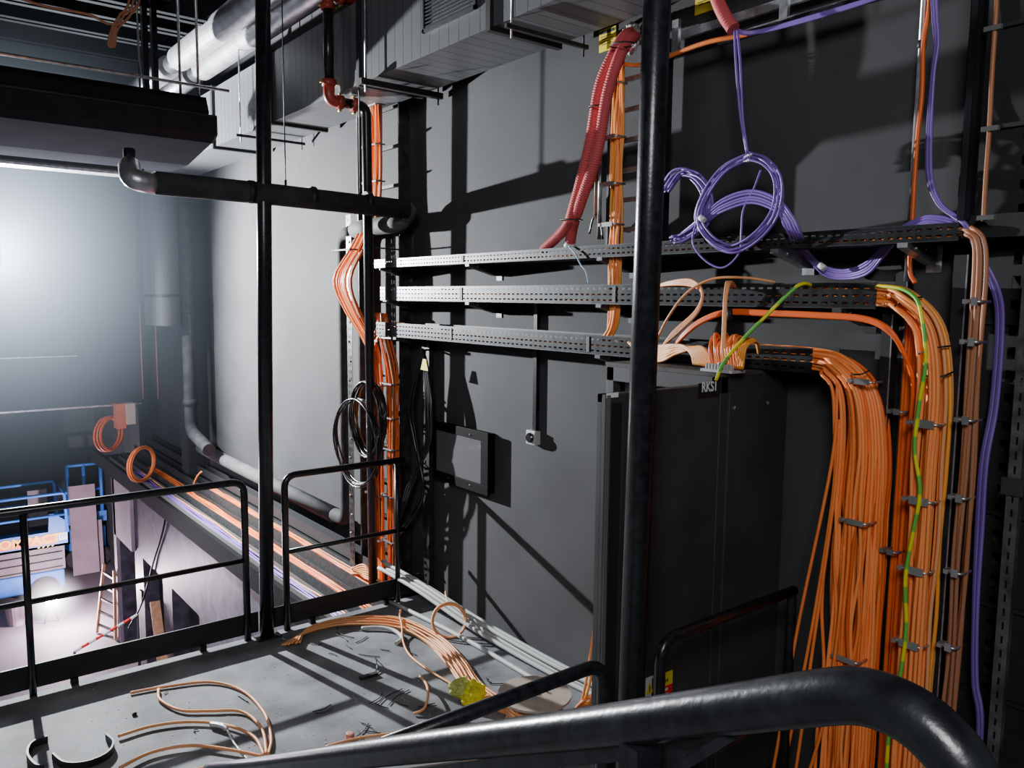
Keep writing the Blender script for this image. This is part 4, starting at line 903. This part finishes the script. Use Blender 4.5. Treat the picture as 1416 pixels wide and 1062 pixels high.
# floor lamp
lp = P(71, 830, Y=14.4)
t = thing('work_lamp', 'glaring work lamp standing on the lower hall floor', 'lamp', (lp.x, 14.4, -3))
LZ = max(lp.z, -2.75)
MB().box((lp.x - .12, 14.36, LZ - .08), (lp.x + .12, 14.44, LZ + .08)).build('housing', BLACKM, t)
MB().box((lp.x - .08, 14.345, LZ - .06), (lp.x + .08, 14.358, LZ + .06)).build('lens', LAMPF, t)
MB().tube([(lp.x - .1, 14.5, -2.99), (lp.x, 14.4, LZ), (lp.x + .1, 14.5, -2.99)], .012, 6).build('stand', BLACKM, t)

# ------------------------------------------------------------ things on the deck
# grey conduits stacked at the wall foot
for k, (x0, z0, x1, z1) in enumerate(((3.02, .20, 3.24, .02), (3.06, .21, 3.27, .05), (2.98, .20, 3.19, .02), (3.03, .235, 3.22, .06))):
    p0 = Vector((x0, 5.42 + .03 * k, z0)); p1 = Vector((x1, 2.9, z1 + .0))
    m_ = p0.lerp(p1, .45); m_.z = z1 + .05
    cable('grey_conduit', [p0, p0.lerp(p1, .2) + Vector((0, 0, -.005)), m_, p0.lerp(p1, .75) + Vector((0, 0, z1 + .0 - p0.lerp(p1, .75).z)), p1], .0155, CONDG, 'pale grey plastic conduit length lying along the foot of the wall over the toe board', 'conduit', 'grey conduits along the wall foot', seg=10)
cable('grey_conduit', [P(540, 832, Z=.02), P(640, 882, Z=.018), P(760, 952, Z=.018)], .0155, CONDG, 'single grey conduit lying apart on the deck under the small copper coil', 'conduit', seg=10)
cable('grey_conduit', [P(500, 869, Z=.015), P(525, 868, Z=.02), P(545, 872, Z=.02), P(556, 882, Z=.015), P(548, 890, Z=.012)], .014, CONDG, 'short hooked piece of grey conduit beside the peach bundle', 'conduit', seg=10)
# peach bundle on the floor
base = [(402, 890), (425, 872), (470, 860), (520, 858), (560, 864), (600, 885), (630, 915), (650, 945), (680, 968), (720, 985), (780, 990)]
for k in range(14):
    o = k - 6.5; pts = []
    for i, (x, y) in enumerate(base):
        s = .35 + .65 * min(1, i / 3); nx, ny = (.3, -.9) if i < 5 else (.85, -.5)
        pts.append(P(x + nx * o * 2.1 * s + rnd(-1.5, 1.5) + (6 * o if i == 0 else 0) * .3, y + ny * o * 1.1 * s + rnd(-.8, .8), Z=.012 + .012 * (k % 3)))
    cable('peach_cable', pts, .0065, PEACH, 'peach cable in the bundle curving across the deck to the reel', group='peach bundle on the deck', n=6)
cable('peach_cable', [P(554, 843, Z=.10), P(553, 852, Z=.06), P(556, 866, Z=.05), P(557, 885, Z=.02), P(566, 905, Z=.015), P(590, 925, Z=.015), P(620, 943, Z=.015), P(640, 955, Z=.015)], .007, PEACH, 'peach tail crossing over the bundle toward the yellow bag')
cable('peach_cable', [P(580, 935, Z=.02), P(589, 945, Z=.06), P(592, 962, Z=.07), P(586, 980, Z=.03), P(572, 987, Z=.012)], .008, PEACH, 'short bent peach offcut standing on the deck')
# small ring coil
c = P(621, 858, Z=.10)
t_axis = Vector((-.45, -.75, .5)).normalized(); u = t_axis.orthogonal().normalized(); w = t_axis.cross(u)
for k in range(5):
    s = .115 * rnd(.92, 1.06); of = rnd(-.015, .015)
    tag(MB().tube([c + t_axis * of + (u * cos(2 * pi * i / 28) + w * sin(2 * pi * i / 28)) * s for i in range(28)], .006, 7, True).build('cable_loop', PEACH), 'turn of peach cable in the small ring coil resting on the grey conduits', 'cable', 'small peach ring coil on the conduits')
cable('peach_cable', [c + Vector((.03, .05, .09)), P(617, 825, Z=.2), P(616, 818, Z=.22)], .006, PEACH, 'short peach tail sticking up from the small ring coil')
# peach fan at left
ends = [[(180, 958), (225, 950), (290, 943), (335, 955), (365, 985), (375, 1020), (371, 1044)],
        [(219, 953), (222, 968), (250, 982), (290, 983), (335, 984), (362, 1008), (369, 1044)],
        [(163, 1018), (210, 1004), (260, 998), (310, 1002), (350, 1018), (366, 1045)],
        [(165, 1062), (210, 1040), (265, 1031), (320, 1037), (364, 1046)],
        [(240, 1068), (300, 1061), (350, 1064), (420, 1075)]]
for k, e in enumerate(ends):
    cable('peach_cable', [P(*q, Z=.012 + .003 * k) for q in e], .0085, PEACH, ['outermost peach cable arching across the deck at lower left', 'peach cable with a hooked tip inside the outermost arch at lower left', 'peach cable below the foil strip at lower left', 'lowest long peach cable fanning out at lower left', 'peach cable skimming the bottom edge of the view'][k])
cable('peach_cable', [P(450, 1033, Z=.012), P(490, 1022, Z=.015), P(530, 1016, Z=.02), P(570, 1014, Z=.012)], .008, PEACH, 'peach cable running under the stair handrail by the black offcuts')
cable('foil_strip', [P(292, 1001, Z=.02), P(304, 1003, Z=.025), P(313, 1008, Z=.02), P(322, 1025, Z=.012), P(334, 1040, Z=.012), P(344, 1052, Z=.012)], [.014] * 17 + [.006] * 24, TAPE, 'crumpled silver foil strip lying on the peach cables', 'strip')
# half-round black offcuts
for ctrl, lab in (([(66, 1022), (45, 1030), (38, 1045), (48, 1060), (60, 1063)], 'left curved black trunking offcut on the deck'), ([(147, 1019), (157, 1030), (148, 1045), (120, 1057), (90, 1058), (73, 1046)], 'right curved black trunking offcut on the deck')):
    pts = spline([P(*q, Z=.02) for q in ctrl], 8); mb = MB(); vs = []
    for i, p in enumerate(pts):
        d_ = (pts[min(i + 1, len(pts) - 1)] - pts[max(i - 1, 0)]).normalized(); s_ = Vector((0, 0, 1)).cross(d_)
        vs += [p - s_ * .005 + Vector((0, 0, -.018)), p + s_ * .005 + Vector((0, 0, -.018)), p + s_ * .005 + Vector((0, 0, .02)), p - s_ * .005 + Vector((0, 0, .02))]
    fs = []
    for i in range(len(pts) - 1):
        for j in range(4): fs.append((i * 4 + j, i * 4 + (j + 1) % 4, i * 4 + 4 + (j + 1) % 4, i * 4 + 4 + j))
    fs += [(0, 1, 2, 3), tuple(len(vs) - 4 + j for j in range(4))]
    mb.add(vs, fs); tag(mb.build('trunking_offcut', BLACKM), lab, 'offcut')
# yellow bag
def blob(c, r, m, name, seed):
    random.seed(seed); bm = bmesh.new(); bmesh.ops.create_icosphere(bm, subdivisions=3, radius=1)
    ph = [rnd(0, 6) for _ in range(6)]
    for v in bm.verts:
        n = v.co.copy(); k = 1 + .30 * abs(sin(4 * n.x + 3 * n.z + ph[0])) * cos(4 * n.y + ph[1]) - .22 * abs(sin(6 * n.z + 3 * n.y + ph[2])) + rnd(-.07, .07)
        v.co = Vector((n.x * r[0] * k, n.y * r[1] * k, max(-.95, n.z) * r[2] * k)) + Vector(c)
    me = bpy.data.meshes.new(name); bm.to_mesh(me); bm.free(); me.materials.append(m)
    o = bpy.data.objects.new(name, me); C.objects.link(o); return o
p = P(648, 972, Z=0)
t = thing('plastic_bag', 'crumpled yellow plastic bag lying on the peach bundle', 'bag', (p.x, p.y, 0))
for o in (blob((p.x + .02, p.y - .03, .07), (.065, .06, .08), BAG, 'bag_body', 3), blob((p.x - .02, p.y + .05, .08), (.075, .055, .06), BAGG, 'bag_fold', 5), blob((p.x - .0, p.y + .0, .04), (.07, .08, .045), BAG, 'bag_base', 9)):
    o.parent = t; o.matrix_parent_inverse = Matrix.Translation(-t.location)
random.seed(11)
# reels
t = thing('cable_reel', 'large cardboard cable reel standing flat by the wall end of the peach bundle', 'cable reel', (2.545, 3.03, 0))
MB().lathe((2.545, 3.03, .29), (0, 0, 1), [(.19, 0), (.19, .012)], 40).build('top_flange', CARD, t)
MB().lathe((2.545, 3.03, .012), (0, 0, 1), [(.085, 0), (.085, .278)], 24).build('drum', mat('drum_tan', (.5, .38, .22), .7), t)
MB().lathe((2.545, 3.03, 0), (0, 0, 1), [(.19, 0), (.19, .012)], 40).build('bottom_flange', CARD, t)
MB().lathe((2.545, 3.03, .302), (0, 0, 1), [(.012, 0), (.010, .012)], 6).lathe((2.60, 3.0, .302), (0, 0, 1), [(.008, 0), (.007, .01)], 6).build('bolt', GALV, t)
for k in range(9):
    z = .03 + .027 * k; rr = .125 + rnd(0, .03)
    tag(MB().tube([(2.545 + rr * cos(2 * pi * i / 30), 3.03 + rr * sin(2 * pi * i / 30), z + .006 * sin(i)) for i in range(30)], .009, 6, True).build('cable_loop', PEACH), 'turn of peach cable wound on the large cardboard reel', 'cable', 'peach cable wound on the large reel')
rc = P(741, 1020, Z=.12)
t = thing('cable_reel', 'cardboard reel of purple cable on the deck below the handrail', 'cable reel', (rc.x, rc.y, 0))
MB().lathe((rc.x, rc.y, .03), (0, 0, 1), [(.17, 0), (.17, .012)], 40).build('bottom_flange', CARD, t)
MB().lathe((rc.x, rc.y, .0), (0, 0, 1), [(.07, 0), (.07, .16)], 24).build('drum', CARD, t)
for k in range(9):
    rr = .085 + .008 * (k % 4); z = .055 + .013 * (k // 2)
    tag(MB().tube([(rc.x + rr * cos(2 * pi * i / 30), rc.y + rr * sin(2 * pi * i / 30), z) for i in range(30)], .007, 6, True).build('cable_loop', PURPLE), 'turn of purple cable wound on the lower reel', 'cable', 'purple cable wound on the lower reel')
# cables rising beside the cabinet door
for k, (tx, ty, bx) in enumerate(((833, 770, 803), (833, 845, 806), (838, 880, 812), (842, 900, 816), (840, 930, 800), (845, 955, 806), (850, 965, 812))):
    cable('orange_cable', [P(tx + 22, ty - 60, Y=2.6), P(tx, ty, Y=2.6), P((tx + bx) / 2 + 2, (ty + 985) / 2, Y=2.6), P(bx, 975, Y=2.6), P(bx - 22, 1000, Z=.06), P(bx - 60, 1006, Z=.02)], .0065, YORANGE if k % 2 else ORANGE2, 'amber cable rising from the reel to behind the open cabinet door', group='amber cables beside the cabinet door')
# debris: ties and offcuts, each its own
def stick(px, py, L, ang, label, w=.006, m=BLACKM, bend=.0, name='cable_tie', cat='cable tie', group='black cable tie offcuts on the deck'):
    p = P(px, py, Z=.006); d = Vector((cos(ang), sin(ang), 0)); n = Vector((-sin(ang), cos(ang), 0))
    cable(name, [p - d * L / 2, p + n * bend, p + d * L / 2], w / 2, m, label, cat, group, seg=5, n=4)
lab = 'thin black cable tie offcut lying on the dusty deck'
for (px, py, L, a) in ((478, 878, .16, 1.9), (472, 882, .14, 1.7), (500, 884, .12, .4), (531, 897, .1, -1.3), (437, 890, .08, 2.4), (510, 906, .16, 2.2), (516, 932, .13, .2), (540, 963, .22, .35), (552, 964, .2, .42), (555, 973, .1, 1.9), (528, 976, .1, 1.9), (445, 979, .12, .1), (448, 983, .1, -.1), (482, 894, .09, 1.6), (520, 965, .14, .5), (500, 1010, .16, .6), (510, 1006, .16, 1.7), (496, 1018, .14, 1.2), (515, 1012, .1, 2.2), (690, 945, .12, -.6), (676, 940, .08, 1.4), (588, 1008, .12, .1), (610, 1002, .12, .5), (336, 966, .12, -1.4), (230, 958, .03, .5), (590, 975, .1, -.2), (460, 905, .07, 2), (272, 1010, .03, .7), (470, 865, .12, .9), (570, 905, .06, -1)):
    stick(px, py, L, a, lab, bend=rnd(-.02, .02))
cable('black_lead', [P(515, 906, Z=.01), P(520, 912, Z=.04), P(521, 925, Z=.02), P(516, 932, Z=.01)], .003, BCABLE, 'thin curled black wire on the deck above the black scrap')
tag(MB().bar(P(498, 938, Z=.012), P(522, 931, Z=.012), .03, .018).build('black_scrap', BLACKM), 'flat black scrap piece in the middle of the deck', 'scrap')
tag(MB().lathe(P(484, 1021, Z=0), (0, 0, 1), [(.022, 0), (.022, .03), (.015, .032)], 14).build('tape_core', mat('pink_core', (.5, .2, .18), .6)), 'small pinkish cap on the deck near the stair handrail', 'cap')
tag(MB().lathe(P(186, 989, Z=0), (0, 0, 1), [(.012, 0), (.014, .012), (.004, .018)], 8).build('black_nut', BLACKM), 'tiny black nut lying on the deck at left', 'nut')
crumbs = MB()
for k in range(260):
    px, py = rnd(120, 700), rnd(895, 1040); p = P(px, py, Z=0.0)
    if not (-2 < p.x < 3.1 and 1.9 < p.y < 5.1): continue
    s = rnd(.0015, .0035); crumbs.box(p + Vector((-s, -s * .6, 0)), p + Vector((s, s * .6, s)), Matrix.Rotation(rnd(0, 3), 3, 'Z'))
tag(crumbs.build('crumbs', mat('pale_crumbs', (.5, .5, .48), .8)), 'pale crumbs and dust scattered over the deck', 'debris', kind='stuff')

# ------------------------------------------------------------ lights
def spot(name, loc, target, power, col, angle, blend, size):
    l = bpy.data.lights.new(name, 'SPOT'); l.energy = power; l.color = col; l.spot_size = radians(angle); l.spot_blend = blend; l.shadow_soft_size = size
    o = bpy.data.objects.new(name, l); C.objects.link(o); o.location = loc
    o.rotation_euler = (Vector(target) - Vector(loc)).to_track_quat('-Z', 'Y').to_euler(); return o
LK = Vector((.93, 9.9, 2.75))
spot('key_flood', LK, (3.0, 4.6, 1.7), 3500, (.93, .97, 1), 165, .7, .035)
t = thing('flood_lamp', 'bright flood lamp glaring through haze at the left edge', 'lamp', (LK.x - .06, 10.1, 2.75))
MB().box((LK.x - .20, 10.0, 2.63), (LK.x + .10, 10.12, 2.87)).build('housing', BLACKM, t, .01)
MB().box((LK.x - .17, 9.985, 2.66), (LK.x + .07, 9.998, 2.84)).build('lens', LAMPW, t)
MB().tube([(LK.x - .05, 10.1, 2.75), (LK.x - .05, 13.0, 2.75)], .02, 8).build('support_arm', BLACKM, t)
def area(name, loc, target, power, col, size):
    l = bpy.data.lights.new(name, 'AREA'); l.energy = power; l.color = col; l.size = size
    o = bpy.data.objects.new(name, l); C.objects.link(o); o.location = loc
    o.rotation_euler = (Vector(target) - Vector(loc)).to_track_quat('-Z', 'Y').to_euler(); return o
area('room_fill', (-1.6, -1.2, 4.2), (2.8, 2.6, 1.3), 95, (.95, .97, 1), 1.1)
l = bpy.data.lights.new('hall_lamp', 'POINT'); l.energy = 270; l.color = (1, .78, .93); l.shadow_soft_size = .05
o = bpy.data.objects.new('hall_lamp', l); C.objects.link(o); o.location = (lp.x + .25, 14.1, LZ + .15)
area('hall_fill', (0, 9, .5), (1.5, 14, -2.5), 90, (.85, .8, 1), 2)
w = bpy.data.worlds.new('world'); scn.world = w; w.use_nodes = True
w.node_tree.nodes['Background'].inputs[0].default_value = (.5, .56, .68, 1); w.node_tree.nodes['Background'].inputs[1].default_value = .05

# lamp glow in haze painted as self-emitting volumes that fall off around the lamps
def haze(c, rad, k, pw, soft, e0, col, name, label):
    hm = bpy.data.materials.new('self_lit_haze'); hm.use_nodes = True; nt = hm.node_tree; N = nt.nodes; N.clear()
    out = N.new('ShaderNodeOutputMaterial'); em = N.new('ShaderNodeEmission'); tc = N.new('ShaderNodeNewGeometry')
    vm = N.new('ShaderNodeVectorMath'); vm.operation = 'DISTANCE'; vm.inputs[1].default_value = c
    nt.links.new(tc.outputs['Position'], vm.inputs[0])
    r2 = math_node(nt, 'ADD', math_node(nt, 'POWER', vm.outputs['Value'], pw), soft)
    dens = math_node(nt, 'MULTIPLY', math_node(nt, 'DIVIDE', 1.0, r2), k)
    edge = N.new('ShaderNodeMapRange'); edge.inputs['From Min'].default_value = e0; edge.inputs['From Max'].default_value = rad * .96
    edge.inputs['To Min'].default_value = 1; edge.inputs['To Max'].default_value = 0; edge.interpolation_type = 'SMOOTHSTEP'
    nt.links.new(vm.outputs['Value'], edge.inputs['Value'])
    st = math_node(nt, 'MULTIPLY', dens, edge.outputs[0])
    em.inputs['Color'].default_value = (*col, 1); nt.links.new(st, em.inputs['Strength']); nt.links.new(em.outputs[0], out.inputs['Volume'])
    hz = bmesh.new(); bmesh.ops.create_icosphere(hz, subdivisions=3, radius=rad, matrix=Matrix.Translation(c))
    me = bpy.data.meshes.new(name); hz.to_mesh(me); hz.free(); me.materials.append(hm)
    o = bpy.data.objects.new(name, me); C.objects.link(o); tag(o, label, 'haze', kind='stuff')
haze(LK, 3.45, .29, 2.5, .03, .8, (.68, .82, 1), 'haze', 'bluish haze glowing around the flood lamp at the left')
haze(Vector((lp.x, 14.3, LZ)),   .6, .25, 2.2, .004, .1, (1, .88, 1), 'haze', 'small pinkish glow of haze around the work lamp in the lower hall')

scn.view_settings.view_transform = 'AgX'
scn.view_settings.look = 'AgX - Base Contrast'
scn.view_settings.exposure = 0.6
scn.cycles.max_bounces = 6
scn.cycles.transparent_max_bounces = 24
scn.cycles.use_denoising = True
